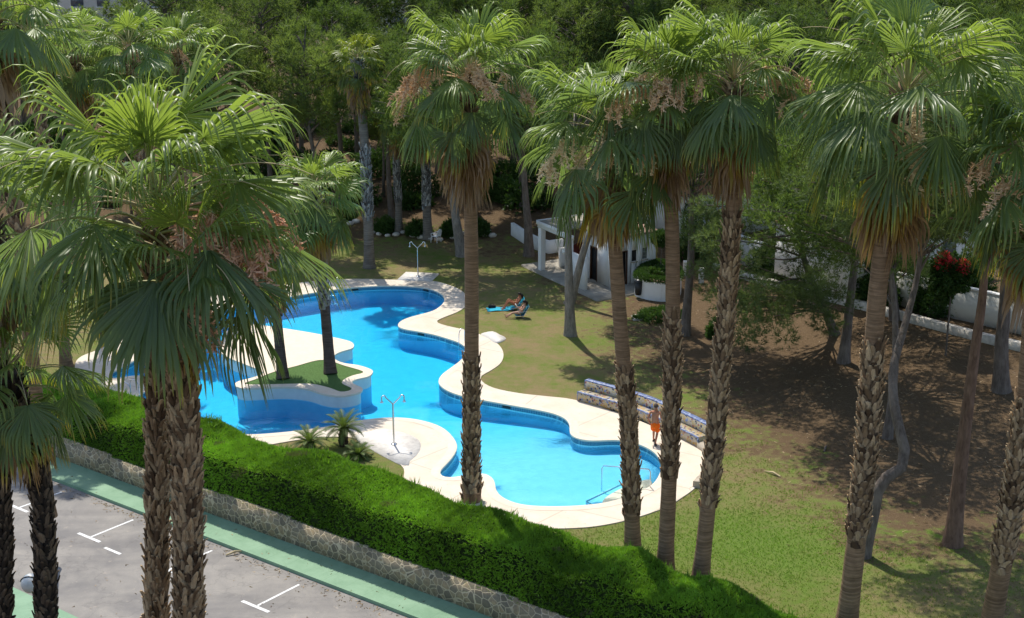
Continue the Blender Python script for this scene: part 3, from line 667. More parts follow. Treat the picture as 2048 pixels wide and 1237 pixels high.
def palm(label, pts, r0, secs, R, seed, nf=38, nseg=40, Kp=10, skirt=10, yellow=4, flowers=(), stalks=8, fmat='flower', group='fan palms of the garden', leafm='leaf', bootm='boot', trunkm='ptrunk', top_old=-.9, bsize=.3, per=7, tipdry=.38, fmax=1.0, brow=.15, stick=.35, sd=3.6):
    """pts: trunk axis from the foot to the crown centre (world)"""
    rg = np.random.default_rng(seed); pts = np.array(pts, float); base = pts[0]; top = pts[-1]
    t = thing('palm_tree', base, label, 'palm tree', group)
    P, s = path_eval(pts, 60); Ltot = s[-1]
    r_of = lambda q: r0*(1+.35*math.exp(-q/.5))*(1-.22*q/Ltot)
    mb = MB(); tube(mb, P, [r_of(q)*(1+rg.normal(0, .012)) for q in s], 16, 0, rnd=.5, t=0.0)
    for a, b in secs: boots(mb, P, s, r_of, a*Ltot, b*Ltot, rg, 1, bsize, per, brow, stick)
    boots(mb, P, s, r_of, Ltot-1.3, Ltot-.05, rg, 1, bsize*1.2, 6, .16, .9)
    mb.build('trunk', [MAT[trunkm], MAT[bootm]], t, sm=False)
    ax = norm(P[-1]-P[-6])
    mb = MB(); ga = 2.39996
    nf = int(nf*.88)
    for i in range(nf):
        f = (i+.5)/nf*fmax; az = i*ga+rg.normal(0, .12)
        el0 = 1.46-1.6*f+rg.normal(0, .13); bend = .12+1.3*f+rg.normal(0, .14)
        bend = min(bend, el0+1.52)
        c = top+ax*(.35-1.1*f)+np.array([math.cos(az), math.sin(az), 0])*(.06+.14*f)
        sc = rg.uniform(.86, 1.08)*(.72 if i < 3 else 1.0)
        age = np.clip(f*.95+rg.normal(0, .1), 0, 1)
        frond(mb, c, az, el0, bend, R*.56*sc*(.8+.4*f if f < .5 else 1)*rg.uniform(.85, 1.12), R*.6*sc*rg.uniform(.85, 1.1), nseg, 0.0, age, rg, droop=.55+.5*f+.5*rg.random(), fold=rg.uniform(.1, .35)+.25*f, span=rg.uniform(98, 116)-12*f, Kp=Kp, tip=tipdry*max(.05, f-.2)*rg.uniform(.3, 2.2), pr=.022)
    # the folded spear leaves
    for i in range(2):
        az = rg.uniform(0, 6.28); frond(mb, top+ax*.3, az, 1.52, .03, R*.22, R*.42, 10, .02, 0.0, rg, droop=.05, fold=.9, span=14, Kp=6)
    mb.build('crown', [MAT[leafm], MAT['petiole']], t)
    if skirt or yellow:
        mb = MB()
        for i in range(skirt+yellow):
            az = i*ga+rg.normal(0, .3); yl = i < yellow
            dry = rg.uniform(.34, .52) if yl else rg.uniform(.66, 1.0); zo = sd*(rg.uniform(.2, .4) if yl else rg.uniform(.28, .55))
            c = top-ax*zo+np.array([math.cos(az), math.sin(az), 0])*.16
            frond(mb, c, az, -.95+rg.normal(0, .15), .5, R*(.3 if yl else .14), (sd*.4 if yl else sd*.43)*rg.uniform(.85, 1.15), max(14, nseg-14), dry, .9, rg, droop=2.0, fold=.75, span=88, Kp=Kp, tip=.2)
        mb.build('dry_skirt', [MAT[leafm], MAT['petiole']], t)
    for (az, el, ln) in flowers:
        mb = MB(); flower(mb, top+np.array([math.cos(az), math.sin(az), 0])*.2, az, el, ln*R, rg, 1.0 if nseg > 30 else .5)
        mb.build('flower_cluster', MAT[fmat], t)
    if stalks:
        mb = MB()
        for i in range(stalks):
            az = rg.uniform(0, 6.28); el = rg.uniform(.35, 1.1); ln = R*rg.uniform(.75, 1.1)
            Q, *_ = petiole_path(top+ax*.1, az, el, rg.uniform(.9, 1.7), ln, 14); tube(mb, Q, np.linspace(.02, .006, len(Q)), 4, 0, cap=False)
        mb.build('bare_stalks', MAT['stalk'], t)
    return t
def down_to(p, q, z=None):
    """extend the line q->p down to the ground height z"""
    p = np.array(p); q = np.array(q); d = p-q; z = float(hgt(p[0], p[1])) if z is None else z
    k = (z-p[2])/d[2]; return p+d*k
def tr(px, Y, z=None):
    """trunk axis from pixels; px listed from foot to crown. If z given the foot is extended down to it"""
    W = [atY(a, b, Y) for a, b in px]
    if z is not None: W = [down_to(W[0], W[1], z)]+W
    return W

ZG = -1.7
A = tr([(312, 1237), (315, 900), (312, 640), (308, 435)], 24.6, ZG)
B = tr([(378, 1237), (372, 900), (364, 740), (372, 540)], 23.8, ZG)
palm('tallest palm of the left pair, its green crown above the other', A, .2, [(0.05, .93)], 3.3, 21, nf=32, nseg=46, fmax=.88, skirt=0, yellow=0, flowers=[(-.1, .55, .72), (-.5, .5, .66), (.35, .6, .75), (-.9, .5, .5), (-.3, .2, .62)], stalks=13, fmat='flowerpink', bsize=.25, per=8, brow=.12)
palm('lower thicker palm of the left pair with reddish leaf stubs', B, .265, [(0.05, .97)], 2.1, 22, nf=20, nseg=46, skirt=2, yellow=1, sd=2.0, fmax=.78, flowers=[(-1.2, .2, .5)], stalks=7, fmat='flowerpink', bsize=.25, per=9, brow=.12)
C_ = tr([(92, 1237), (84, 1000), (48, 845), (16, 742)], 37, ZG)
palm('short palm leaning left at the lower left beside the globe lamp', C_, .3, [(0.2, .93)], 2.75, 23, nf=32, nseg=42, skirt=5, yellow=2, stalks=7, bootm='bootdark', trunkm='ptrunkdark', tipdry=.6)
D_ = tr([(2, 1237), (4, 1110), (-6, 800), (-22, 440)], 37, ZG)
palm('palm at the left edge of the photo with dark stubby trunk', D_, .28, [(.1, .95)], 3.0, 24, nf=32, skirt=5, yellow=2, stalks=8, bootm='bootdark', trunkm='ptrunkdark')
Hp = [at(943, 1003), atY(943, 800, 49.5), atY(943, 520, 49.5), atY(936, 158, 49.5)]
palm('palm standing at the pool bend with a brown skirt of dead fronds', Hp, .29, [(.0, .36)], 2.95, 31, nf=34, sd=4.5, skirt=16, yellow=6, flowers=[(-2.7, .8, .85), (-2.9, .55, .9), (-1.35, 1.1, .6), (-1.2, .7, .65), (-.3, .5, .8), (3.1, .3, .9)], stalks=11)
I_ = [at(1266, 1112), atY(1258, 860, 44.6), atY(1240, 640, 44.6), atY(1216, 270, 44.6)]
palm('palm with cream flower tassels in front of the pool house', I_, .27, [(.1, .47)], 3.25, 32, nf=32, sd=3.6, skirt=14, yellow=8, flowers=[(-1.4, 1.0, .6), (-1.1, .9, .65), (-.9, .6, .7), (-2.6, .3, .8), (-2.2, .0, .6), (-1.7, .5, .7)], stalks=10, fmat='flowercream')
J_ = [at(1330, 1142), atY(1342, 850, 43.6), atY(1345, 500, 43.6), atY(1330, 175, 43.6)]
palm('straight palm between the flowering palm and the leaning palm', J_, .27, [(.2, .55)], 2.75, 33, nf=30, sd=3.7, skirt=9, yellow=6, flowers=[(-2.2, .9, .7), (-1.7, .8, .7), (-2.5, .5, .8)], stalks=10)
K_ = [at(1400, 1167), atY(1432, 850, 42.6), atY(1464, 450, 42.6), atY(1468, 165, 42.6)]
palm('leaning palm whose leaf stubs climb nearly to its crown', K_, .27, [(.16, .76)], 2.75, 34, nf=32, sd=3.7, skirt=8, yellow=4, flowers=[(-.2, .8, .8), (-.6, .5, .75), (-2.7, .6, .8)], stalks=10)
L_ = [at(1692, 1262), atY(1732, 900, 39.2), atY(1758, 560, 39.2), atY(1812, 190, 39.2)]
palm('big palm at the right with a bare reddish upper trunk', L_, .31, [(.18, .56)], 3.7, 35, nf=36, nseg=44, sd=4.8, skirt=10, yellow=5, flowers=[(-1.65, .1, .4), (-1.5, -.3, .6), (-1.6, -.6, .75)], stalks=9, fmat='flowercream')
M_ = [at(1978, 1275), atY(2040, 900, 38.0), atY(2068, 600, 38.0), atY(2085, 330, 38.0)]
palm('palm cut by the right edge with golden hanging fronds', M_, .31, [(.17, .55)], 3.0, 36, nf=34, sd=4.6, skirt=10, yellow=6, flowers=[(-2.9, .6, .85), (-2.4, .3, .8)], stalks=9)
# island palms
isl_g = 'fan palms of the pool island'
palm('pool island palm nearest the corner of the turf', [at(661, 748, ZI-.05), atY(652, 640, 64.3), atY(640, 500, 64.3), atY(628, 385, 64.3)], .26, [(.36, .9)], 2.6, 41, nf=36, nseg=30, Kp=8, skirt=5, yellow=4, stalks=6, bootm='bootgrey', trunkm='ptrunkdark', bsize=.24, per=7, stick=.15, group=isl_g)
palm('pool island palm half hidden behind the fronds of the left pair', [at(566, 758, ZI-.05), atY(556, 660, 63.5), atY(548, 580, 63.5), atY(535, 480, 63.5)], .25, [(.4, .9)], 2.6, 42, nf=34, nseg=30, Kp=8, skirt=5, yellow=3, stalks=6, bootm='bootgrey', trunkm='ptrunkdark', bsize=.24, stick=.15, group=isl_g)
# far palms
palm('thin pale stemmed palm with small yellowish crown before the dark pines', [at(739, 536), atY(735, 400, 86), atY(727, 260, 86), atY(714, 118, 86)], .33, [(.23, .6)], 1.75, 43, nf=30, nseg=22, Kp=7, skirt=9, yellow=7, stalks=7, bootm='bootgrey', trunkm='ptrunkgrey', leafm='leafy', bsize=.3, per=7, brow=.2, stick=.25, tipdry=.7, group='fan palms at the foot of the wood')
def gp(px, py): return gr(px, py)
g1 = gp(797, 466); palm('slim palm left of the plastic chair in the shade', [g1, atY(797, 400, g1[1]), atY(793, 330, g1[1]), atY(800, 215, g1[1])], .24, [(.25, .7)], 2.4, 44, nf=28, nseg=22, Kp=7, skirt=4, yellow=3, stalks=6, bootm='bootgrey', trunkm='ptrunkgrey', bsize=.26, stick=.15, group='fan palms at the foot of the wood')
g2 = gp(856, 478); palm('palm directly behind the white plastic chair', [g2, atY(853, 400, g2[1]), atY(852, 330, g2[1]), atY(848, 235, g2[1])], .3, [(.25, .72)], 2.5, 45, nf=30, nseg=22, Kp=7, skirt=4, yellow=3, stalks=6, bootm='bootgrey', trunkm='ptrunkgrey', bsize=.26, stick=.15, group='fan palms at the foot of the wood')
for k, (px, py, Y, lab) in enumerate([(148, 112, 72, 'distant dark palm below the apartment block'), (258, 98, 70, 'distant palm with pinkish dry flowers beside the apartment block'), (60, 70, 66, 'distant palm at the top left corner'), (352, 105, 78, 'distant palm between the flowering palm and the pines'), (-20, 20, 48, 'palm hanging pale fronds into the top left corner')]):
    tp = atY(px, py, Y); ft = np.array([tp[0]+.3, Y, 0])
    palm(lab, [ft, ft*.5+tp*.5+[.1, 0, 0], tp], .27, [(.55, .95)], 2.7, 50+k, nf=30, nseg=24, Kp=7, skirt=9, yellow=2, flowers=[(-1.2, .6, .7), (2.0, .6, .7)] if k in (1, 3) else [], stalks=9, fmat='flowerpink', group='fan palms far left', bsize=.28)

# ------------------------------------------------------------------ pines
def pine_mesh(seed, H, R, zc, nclump, tuft, fine=False, plume=False, lean=(0, 0), rt=.22, mname='pine', barkm='bark', trunkpts=None, flat=.6, limb=True, crownc=None):
    rg = np.random.default_rng(seed)
    tp = np.array(trunkpts) if trunkpts is not None else np.array([[0, 0, -.3], [lean[0]*.3+rg.normal(0, .15), lean[1]*.3, H*.33], [lean[0]*.7+rg.normal(0, .2), lean[1]*.7, H*.66], [lean[0], lean[1], H*.93]])
    P, s = path_eval(tp, 24); mbt = MB()
    tube(mbt, P, rt*(1.25*np.exp(-s/.6)*.35+1-.8*s/s[-1]), 10, 0)
    cc = np.array(crownc) if crownc is not None else np.array([lean[0]*.8, lean[1]*.8, (zc+H)/2])
    hz = (H-zc)/2
    PS = []; NS = []; RN = []
    for k in range(nclump):
        d = norm(rg.normal(0, 1, 3)); q = rg.uniform(.25, 1)**.45
        c = cc+d*q*np.array([R, R, hz])*np.array([1, 1, 1])
        if d[2] < 0: c[:2] = cc[:2]+(c[:2]-cc[:2])*1.05
        rc = R*(rg.uniform(.12, .28) if fine else rg.uniform(.08, .2))*np.array(1.0)
        m = int(tuft*(rc/(R*.25))**2)
        dd = norm(rg.normal(0, 1, (m, 3))); dd = dd*(1+.35*np.sin(dd[:, :1]*4+k)*np.sin(dd[:, 1:2]*5+2*k)); rr_ = rg.uniform(.35, 1, m)**.5
        PS.append(c+dd*(rr_*rc)[:, None]*np.array([1, 1, flat if fine else 1.25])); NS.append(norm(dd+[0, 0, .55 if fine else .95])); RN.append(np.clip(rg.normal(.5, .2)+.18*dd[:, 2]+rg.normal(0, .08, m), 0, 1))
        if limb and k % 2 == 0:
            i = min(int(np.argmin(np.abs(P[:, 2]-(c[2]-rg.uniform(.5, 1.8))))), 22); a = P[i]
            Q = np.array([a, a*.5+c*.5+[0, 0, rg.uniform(-.2, .35)], c]); tube(mbt, catmull(Q, .5, False), np.linspace(.075 if not fine else .06, .015, len(catmull(Q, .5, False))), 5, 0, cap=False)
    mbc = MB(); PS = np.concatenate(PS); NS = np.concatenate(NS); RN = np.concatenate(RN)
    if fine: tri_sprays(mbc, PS, NS, .27, .022, 9, RN, .6)
    else: tri_sprays(mbc, PS, NS, .4, .04, 7, RN, .55)
    return mbt, mbc
BASES = []
for k in range(5):
    H = [15, 14, 16.5, 13.5, 15.5][k]; R = [3.6, 3.2, 3.9, 3.4, 3.1][k]
    a, b = pine_mesh(100+k, H, R, H*[.56, .5, .6, .54, .5][k], 125, 120, lean=(random.uniform(-1, 1), random.uniform(-.6, .6)))
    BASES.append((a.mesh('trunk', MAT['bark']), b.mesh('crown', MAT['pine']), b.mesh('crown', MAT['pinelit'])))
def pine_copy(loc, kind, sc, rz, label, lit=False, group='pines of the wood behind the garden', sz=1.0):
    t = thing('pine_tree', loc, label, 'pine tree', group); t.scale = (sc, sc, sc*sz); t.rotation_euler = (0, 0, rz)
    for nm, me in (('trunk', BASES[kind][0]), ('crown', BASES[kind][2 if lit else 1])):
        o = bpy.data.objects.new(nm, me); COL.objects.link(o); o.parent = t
    return t
WOOD = 'pine in the dense wood behind the garden, crown merging with its neighbours'
WOODR = 'pine behind the right-hand palms, crown merging with its neighbours'
rp = random.Random(5)
front = [(-20, 92, 'pine with sunlit top left of the thin yellowish palm'), (-12.5, 91.5, 'pine right behind the thin yellowish palm'), (-23.6, 96, 'pine just right of the distant dry-flowered palms'), (-8.5, 97, 'pine over the slim palms near the plastic chair'), (-2.8, 97.5, 'pine behind the top of the brown-skirted palm'), (4.5, 98, 'pine behind the white planter and the pool house porch')]
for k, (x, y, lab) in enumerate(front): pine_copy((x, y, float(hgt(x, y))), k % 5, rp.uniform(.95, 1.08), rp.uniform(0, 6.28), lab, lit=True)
for x0, y0, n, stp, g in [(-48, 101, 19, 5.0, 0), (-50, 109, 19, 5.4, 0), (-52, 119, 19, 5.8, 0), (-58, 131, 19, 6.4, 0)]:
    for k in range(n):
        x = x0+stp*k+rp.uniform(-1.6, 1.6); y = y0+rp.uniform(-2.5, 2.5)
        low = -.315 < x/y < -.215 or -.11 < x/y < -.085
        r = x > 10
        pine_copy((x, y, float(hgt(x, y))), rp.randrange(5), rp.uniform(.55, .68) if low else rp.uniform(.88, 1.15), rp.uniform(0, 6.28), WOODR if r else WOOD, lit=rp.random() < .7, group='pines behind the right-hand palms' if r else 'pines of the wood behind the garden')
for x, y, s_c in [(17, 88, .95), (23, 84, .9), (29, 80, .9), (35, 86, 1), (21, 95, 1), (28, 93, 1.05), (34, 74, .9), (12.5, 93, .9), (39, 78, 1), (27, 71, .85)]:
    pine_copy((x, y, float(hgt(x, y))), rp.randrange(5), s_c, rp.uniform(0, 6.28), WOODR, lit=rp.random() < .6, group='pines behind the right-hand palms')
def own_pine(label, pts, rt, H, R, zc, seed, nclump, tuft, fine=True, barkm='bark', mname='pinenear', cofs=(0, 0), flat=.6, limb=True):
    pts = np.array(pts, float); b = pts[0].copy(); t = thing('pine_tree', b, label, 'pine tree', 'pines standing on the lawn')
    loc = pts-b; loc[0, 2] -= .2
    top = loc[-1]
    a, c = pine_mesh(seed, H, R, zc, nclump, tuft, fine, rt=rt, trunkpts=loc, crownc=(top[0]+cofs[0], top[1]+cofs[1], (zc+H)/2), flat=flat, limb=limb)
    for nm, m_, mt in (('trunk', a, MAT[barkm]), ('crown', c, MAT[mname])):
        o = bpy.data.objects.new(nm, m_.mesh(nm, mt, sm=nm == 'trunk')); COL.objects.link(o); o.parent = t
    return t
# pines standing on the lawn
p = at(1141, 671); own_pine('straight grey pine trunk between the sunbathers and the flowering palm', [p, atY(1138, 560, p[1]), atY(1137, 440, p[1]), atY(1150, 250, p[1])], .3, 14.5, 2.6, 9, 201, 80, 90, fine=False, barkm='barkgrey', mname='pine')
p = at(1137, 607); own_pine('leaning grey pine before the pool house porch', [p, atY(1150, 570, p[1]), atY(1168, 500, p[1]), atY(1200, 400, p[1]), atY(1230, 250, p[1])], .26, 13.5, 2.6, 8.5, 202, 80, 90, fine=False, barkm='barkgrey', mname='pine')
p = gr(1058, 512); own_pine('dark pine trunk beside the low white planter wall', [p, atY(1056, 450, p[1]), atY(1050, 380, p[1]), atY(1040, 200, p[1])], .33, 15, 4.6, 7.5, 203, 150, 100, fine=False, mname='pine', cofs=(-.6, -2))  # crown widened and pushed forward to shade the back lawn
p = gr(925, 512); own_pine('grey pine trunk leaning left behind the brown-skirted palm', [p, atY(912, 440, p[1]), atY(903, 370, p[1]), atY(880, 200, p[1])], .36, 15, 4.8, 7.5, 204, 150, 100, fine=False, barkm='barkgrey', mname='pine', cofs=(.3, -2))  # crown likewise enlarged and shifted forward for lawn shade
p = at(1905, 1090); own_pine('slender pine with a bare reddish trunk near the right edge', [p, atY(1925, 900, p[1]), atY(1950, 700, p[1]), atY(1968, 560, p[1]), atY(1975, 300, p[1])], .29, 17, 4.4, 11, 205, 90, 150, barkm='barkred')
p = at(1722, 1112); own_pine('crooked pine with an elbow in its trunk behind the big palm', [p, atY(1745, 1030, p[1]), atY(1762, 960, p[1]), atY(1800, 945, p[1]+.1), atY(1812, 915, p[1]+.3), atY(1790, 820, p[1]+1), atY(1786, 740, p[1]+2), atY(1810, 650, p[1]+3), atY(1840, 520, p[1]+4), atY(1850, 330, p[1]+4)], .25, 16, 4.4, 10, 206, 85, 150, barkm='bark', cofs=(.6, .5))
p = gr(2003, 782); own_pine('dark pine trunk before the grey boundary wall at the right', [p, atY(2003, 690, p[1]), atY(2010, 600, p[1]), atY(2020, 300, p[1])], .36, 16, 4.4, 10, 207, 130, 110, fine=False, mname='pine')
p = gr(1672, 668); own_pine('low-branched pine with bright green sprays right of the leaning palm', [p, atY(1650, 620, p[1]-.5), atY(1615, 540, p[1]-2), atY(1585, 430, p[1]-4), atY(1565, 330, p[1]-6)], .24, 11.5, 4.0, .9, 208, 125, 150, barkm='bark', cofs=(0, .5))
p = gr(1790, 640); own_pine('dense dark pine behind the bare upper trunk of the big palm', [p, atY(1785, 560, p[1]), atY(1790, 470, p[1]), atY(1800, 330, p[1])], .26, 13, 4.4, 2.4, 209, 130, 130, barkm='bark')
p = np.array([9.2, 71.5, .2]); own_pine('tall pine added for its shade, trunk hidden behind the leaning palm', [p, p+[.2, .1, 4], p+[.1, 0, 8], p+[.2, 0, 12]], .26, 14.5, 4.4, 7.5, 212, 150, 110, fine=False, mname='pine')  # added so its crown shades the soil on the right
p = at(1774, 882); own_pine('dark pine trunk seen just right of the big palm stubs', [p, p+[.1, .1, 4], p+[-.2, 1.0, 8], p+[-.5, 1.8, 11]], .2, 13.8, 4.6, 7.2, 214, 150, 110, fine=False, mname='pine', cofs=(-.8, 1.2))
p = np.array([16.4, 66, .4]); own_pine('farther pine added for its shade behind the bare upper trunk of the big right palm', [p, p+[.2, .1, 4], p+[.4, 0, 8], p+[.2, 0, 12]], .26, 14.5, 4.6, 7.5, 213, 150, 110, fine=False, mname='pine')  # extra pine, put in to throw shade on the right-hand ground
# leaning bare trunk over the boundary wall
p = gr(1478, 512); own_pine('bare pine trunk leaning across the white boundary wall', [p, atY(1440, 455, p[1]), atY(1400, 410, p[1]), atY(1375, 340, p[1]), atY(1370, 250, p[1])], .3, 13, 3, 8, 211, 80, 90, fine=False, barkm='barkred', mname='pine')

# ------------------------------------------------------------------ shrubs, stones, cycads
def shrub(label, loc, rx, rz, seed, name='shrub', mat='shrub', n=700, ln=.16, w=.06, group=None, cat='shrub'):
    rg = np.random.default_rng(seed); t = thing(name, loc, label, cat, group); loc = np.array(loc, float)
    mb = MB(); d = norm(rg.normal(0, 1, (n, 3))); d[:, 2] = np.abs(d[:, 2]); q = rg.uniform(.4, 1, n)**.5
    lump = 1+.25*np.sin(d[:, 0]*5+seed)*np.sin(d[:, 1]*6+seed*2)
    P = loc+d*(q*lump)[:, None]*np.array([rx, rx, rz])+[0, 0, .05]
    tri_sprays(mb, P, norm(d+[0, 0, .3]), ln, w, 4, np.clip(.45+.35*d[:, 2]*(rg.random(n)), 0, 1), .8); mb.build('foliage', MAT[mat], t)
    mb = MB()
    for k in range(6):
        a = rg.uniform(0, 6.28); e = np.array([math.cos(a)*rx*.6, math.sin(a)*rx*.6, rz*.75]); tube(mb, [loc, loc+e*.5+[0, 0, .1], loc+e], [.02, .015, .008], 4)
    mb.build('stem', MAT['bark'], t)
sg = 'dark shrubs at the foot of the wood'
for k, (px, py, rx, rz, lab) in enumerate([(772, 464, .85, .9, 'dark leafy shrub ringed with white stones below the thin palm'), (836, 470, .85, .95, 'dark leafy shrub with white stones left of the plastic chair'), (898, 473, .6, 1.0, 'greyish shrub right of the plastic chair'), (958, 470, .75, .95, 'bright green shrub right of the brown-skirted palm trunk'), (745, 350, 1.7, 1.8, 'large dark bush on the slope right of the thin palm'), (830, 395, 1.7, 2.2, 'dark bush on the slope behind the slim palms'), (1010, 400, 1.6, 1.6, 'dark bush on the slope above the white planter wall'), (690, 440, .8, .7, 'low bush at the left of the thin palm')]):
    shrub(lab, gr(px, py), rx, rz, 300+k, n=900 if rx < 1 else 2000, group=sg, ln=.22, w=.08)
for k, (px, py, rx, rz, lab) in enumerate([(1320, 635, 1.4, .35, 'low sprawling green shrub under the white planter'), (1385, 520, 1.3, 2.0, 'tall dark shrub between the planter and the boundary wall'), (1432, 675, .5, .9, 'small dark potted-looking shrub left of the booted leaning palm')]):
    shrub(lab, gr(px, py), rx, rz, 330+k, n=1200, group='shrubs by the pool house', ln=.2, w=.06)
k = 0
for px, py in [(745, 468), (758, 471), (775, 474), (792, 472), (806, 468), (826, 474), (842, 477), (858, 480), (868, 474), (880, 482), (905, 478), (925, 470), (968, 473), (977, 466), (985, 474), (700, 450), (712, 446)]:
    p = gr(px, py); mb = MB(); ball(mb, p+[0, 0, .1], random.uniform(.17, .27), 0, 10, 7, (1.2, .9, .7), .09)
    o = mb.build('border_stone', MAT['stone']); tag(o, 'pale border stone lying round the dark shrubs by the wood', 'stone', 'border stones round the shrubs'); k += 1
def cycad(label, loc, R, hs, seed, n=34):
    rg = np.random.default_rng(seed); loc = np.array(loc, float); t = thing('cycad', loc, label, 'cycad', 'cycads behind the hedge')
    mb = MB(); P = np.array([loc+[0, 0, -.1], loc+[0, 0, hs*.5], loc+[.03, 0, hs]]); tube(mb, P, [.17, .19, .15], 10, 0, rnd=.5, t=0.0)
    Q, s = path_eval(P, 12); boots(mb, Q, s, lambda q: .16, .05, s[-1], rg, 0, .12, 8, .08, .3); mb.build('trunk', MAT['bootdark'], t)
    mb = MB(); top = loc+[.03, 0, hs]
    for i in range(n):
        f = i/n; az = i*2.4; el = 1.3-1.35*f; Q, o, d, nn = petiole_path(top, az, el, .9+.4*f, R*rg.uniform(.85, 1.05), 12); s = np.array([-math.sin(az), math.cos(az), 0])
        tube(mb, Q, np.linspace(.014, .004, len(Q)), 3, 0, cap=False, rnd=.6, twig=0.0)
        m = 30; tt = np.linspace(.12, 1, m)*12; qi = np.minimum(tt.astype(int), 11); pp = Q[qi]+(Q[qi+1]-Q[qi])*(tt-qi)[:, None]; dv = norm(Q[qi+1]-Q[qi])
        for sg_ in (-1, 1):
            ld = norm(dv*.75+s*sg_+[0, 0, .25]); l = (.2*np.sin(np.linspace(.35, 3.0, m))+.03)[:, None]; wv = dv*.014
            V = np.stack([pp-wv, pp+wv, pp+ld*l], 1).reshape(-1, 3); mb.add(V, np.arange(3*m).reshape(-1, 3), 0, rnd=rg.uniform(.2, .9), twig=0.0)
    mb.build('fronds', MAT['cycad'], t)
cycad('largest cycad with a short dark trunk behind the hedge', at(687, 892), 1.05, .75, 61, 40)
cycad('low cycad left of the trunked cycad, half sunk behind the hedge', at(618, 902), .95, .35, 62)
cycad('smallest cycad sunk in the hedge right of the trunked cycad', at(716, 915), .75, .1, 63, 26)

# undergrowth added to darken the wood floor: one mass of low bushes
mb = MB(); rg = np.random.default_rng(90)
for k in range(150):
    x = rg.uniform(-46, 22); y = rg.uniform(99, 126); r = rg.uniform(.9, 1.9); m = int(170*r); d = norm(rg.normal(0, 1, (m, 3))); d[:, 2] = np.abs(d[:, 2])
    tri_sprays(mb, np.array([x, y, float(hgt(x, y))])+d*rg.uniform(.5, 1, (m, 1))*np.array([r, r, r*rg.uniform(.7, 1.3)]), d, .34, .14, 4, rg.uniform(0, .55, m), .8)
tag(mb.build('undergrowth', MAT['shrub']), 'dark undergrowth added to darken the floor of the pine wood', 'undergrowth', kind='stuff')
# fallen needles, twigs and leaf scraps on soil, lawn edge, deck rim and kerb
mb = MB()
x = RNG.uniform(-4, 30, 9000); y = RNG.uniform(40, 92, 9000); kk = (~inside(offset(OUT, .1), x, y)) & (sn(x, y)[1] > 3.6) & (soilf(x, y) > RNG.uniform(.15, .6, 9000)); x = x[kk]; y = y[kk]
a_ = RNG.uniform(0, 6.28, len(x)); tri_sprays(mb, np.c_[x, y, hgt(x, y)+.015], np.c_[np.cos(a_), np.sin(a_), np.full(len(x), .08)], .22, .03, 1, RNG.uniform(0, 1, len(x)), .08)
q = 900; s_k = RNG.uniform(-25, 12, q); n_k = np.where(RNG.random(q) < .7, -1.62-np.abs(RNG.normal(0, .25, q)), RNG.uniform(-8, -.2, q)); P = np.array([st(a, b, (ZS-.115) if b < -1.5 else ZS+.012) for a, b in zip(s_k, n_k)])
a_ = RNG.uniform(0, 6.28, q); tri_sprays(mb, P, np.c_[np.cos(a_), np.sin(a_), np.full(q, .06)], .14, .04, 1, RNG.uniform(0, 1, q), .08)
tag(mb.build('leaf_litter', MAT['litter']), 'scattered dry needles, twigs and leaf scraps', 'litter', kind='stuff')
for k, (px, py, a0, lab) in enumerate([(1560, 955, 2.3, 'dry fallen palm leaf on the lawn under the pines'), (1648, 905, 1.2, 'dark fallen branch on the soil behind the bright lawn'), (452, 1112, .5, 'dry leaf strip lying in the near parking bay')]):
    p = gr(px, py) if k < 2 else at(px, py, ZS-.11); d = np.array([math.cos(a0), math.sin(a0), 0]); mb = MB(); tube(mb, [p+[0, 0, .03], p+d*.35+[0, 0, .1], p+d*.8+[0, 0, .03]], [.035, .05, .01], 5); tag(mb.build('fallen_branch', MAT['stalk' if k != 1 else 'bark']), lab, 'branch')
# ------------------------------------------------------------------ pool furniture
def arc(c, r, a0, a1, u, v, n=9):
    return [np.asarray(c)+r*(math.cos(a)*np.asarray(u)+math.sin(a)*np.asarray(v)) for a in np.linspace(a0, a1, n)]
def shower(label, base, yaw):
    t = thing('outdoor_shower', base, label, 'shower', 'twin-headed pool showers'); b = np.array(base); u = np.array([math.cos(yaw), math.sin(yaw), 0]); z = np.array([0, 0, 1.0])
    mb = MB(); lathe(mb, b, [(0, .05), (.1, .05), (.13, .03), (.13, .0)]); tube(mb, [b, b+z*1.0, b+z*1.82], [.045, .04, .036], 10); mb.build('pole', MAT['steel'], t)
    for sg_ in (-1, 1):
        w = u*sg_; p0 = b+z*1.79; p1 = p0+w*.3+z*.3; ar = arc(p1+w*.08-z*.0, .09, 2.4, -.2, w, z)
        mb = MB(); tube(mb, [p0, p0+w*.15+z*.15, p1]+ar+[ar[-1]-z*.1], .025, 8); a = mb.build('shower_arm', MAT['steel'], t)
        mb = MB(); lathe(mb, ar[-1]-z*.2, [(.0, .1), (.03, .1), (.035, .07), (.07, .02), (.07, 0), (0, 0)], 12); mb.build('shower_head', MAT['steel'], t)
def quad_slab(name, px, z, label, mat='slab', th=.1):
    P = np.array([at(a, b, z) for a, b in px]); q = catmull(P, .25, True) if len(px) > 5 else P
    mb = MB(); n = len(q); c = q.mean(0)
    mb.add(np.vstack([q, q-[0, 0, th]]), [list(range(n))[::(1 if area2(q[:, :2]) > 0 else -1)]]+[[i, (i+1) % n, n+(i+1) % n, n+i] for i in range(n)])
    o = mb.build(name, MAT[mat]); tag(o, label, 'slab'); return o
quad_slab('shower_slab', [(812, 544), (879, 547), (862, 563), (794, 560)], .048, 'square whitish shower slab on the far lawn edge of the deck')
quad_slab('shower_slab', [(712, 878), (742, 862), (772, 858), (815, 868), (840, 884), (838, 905), (820, 922), (806, 931)], .048, 'pale worn shower slab in the near deck beside the cycads')
quad_slab('stepping_slab', [(962, 668), (985, 663), (1000, 670), (1012, 677), (992, 686), (975, 676)], .052, 'small white slab at the deck edge near the sunbathers')
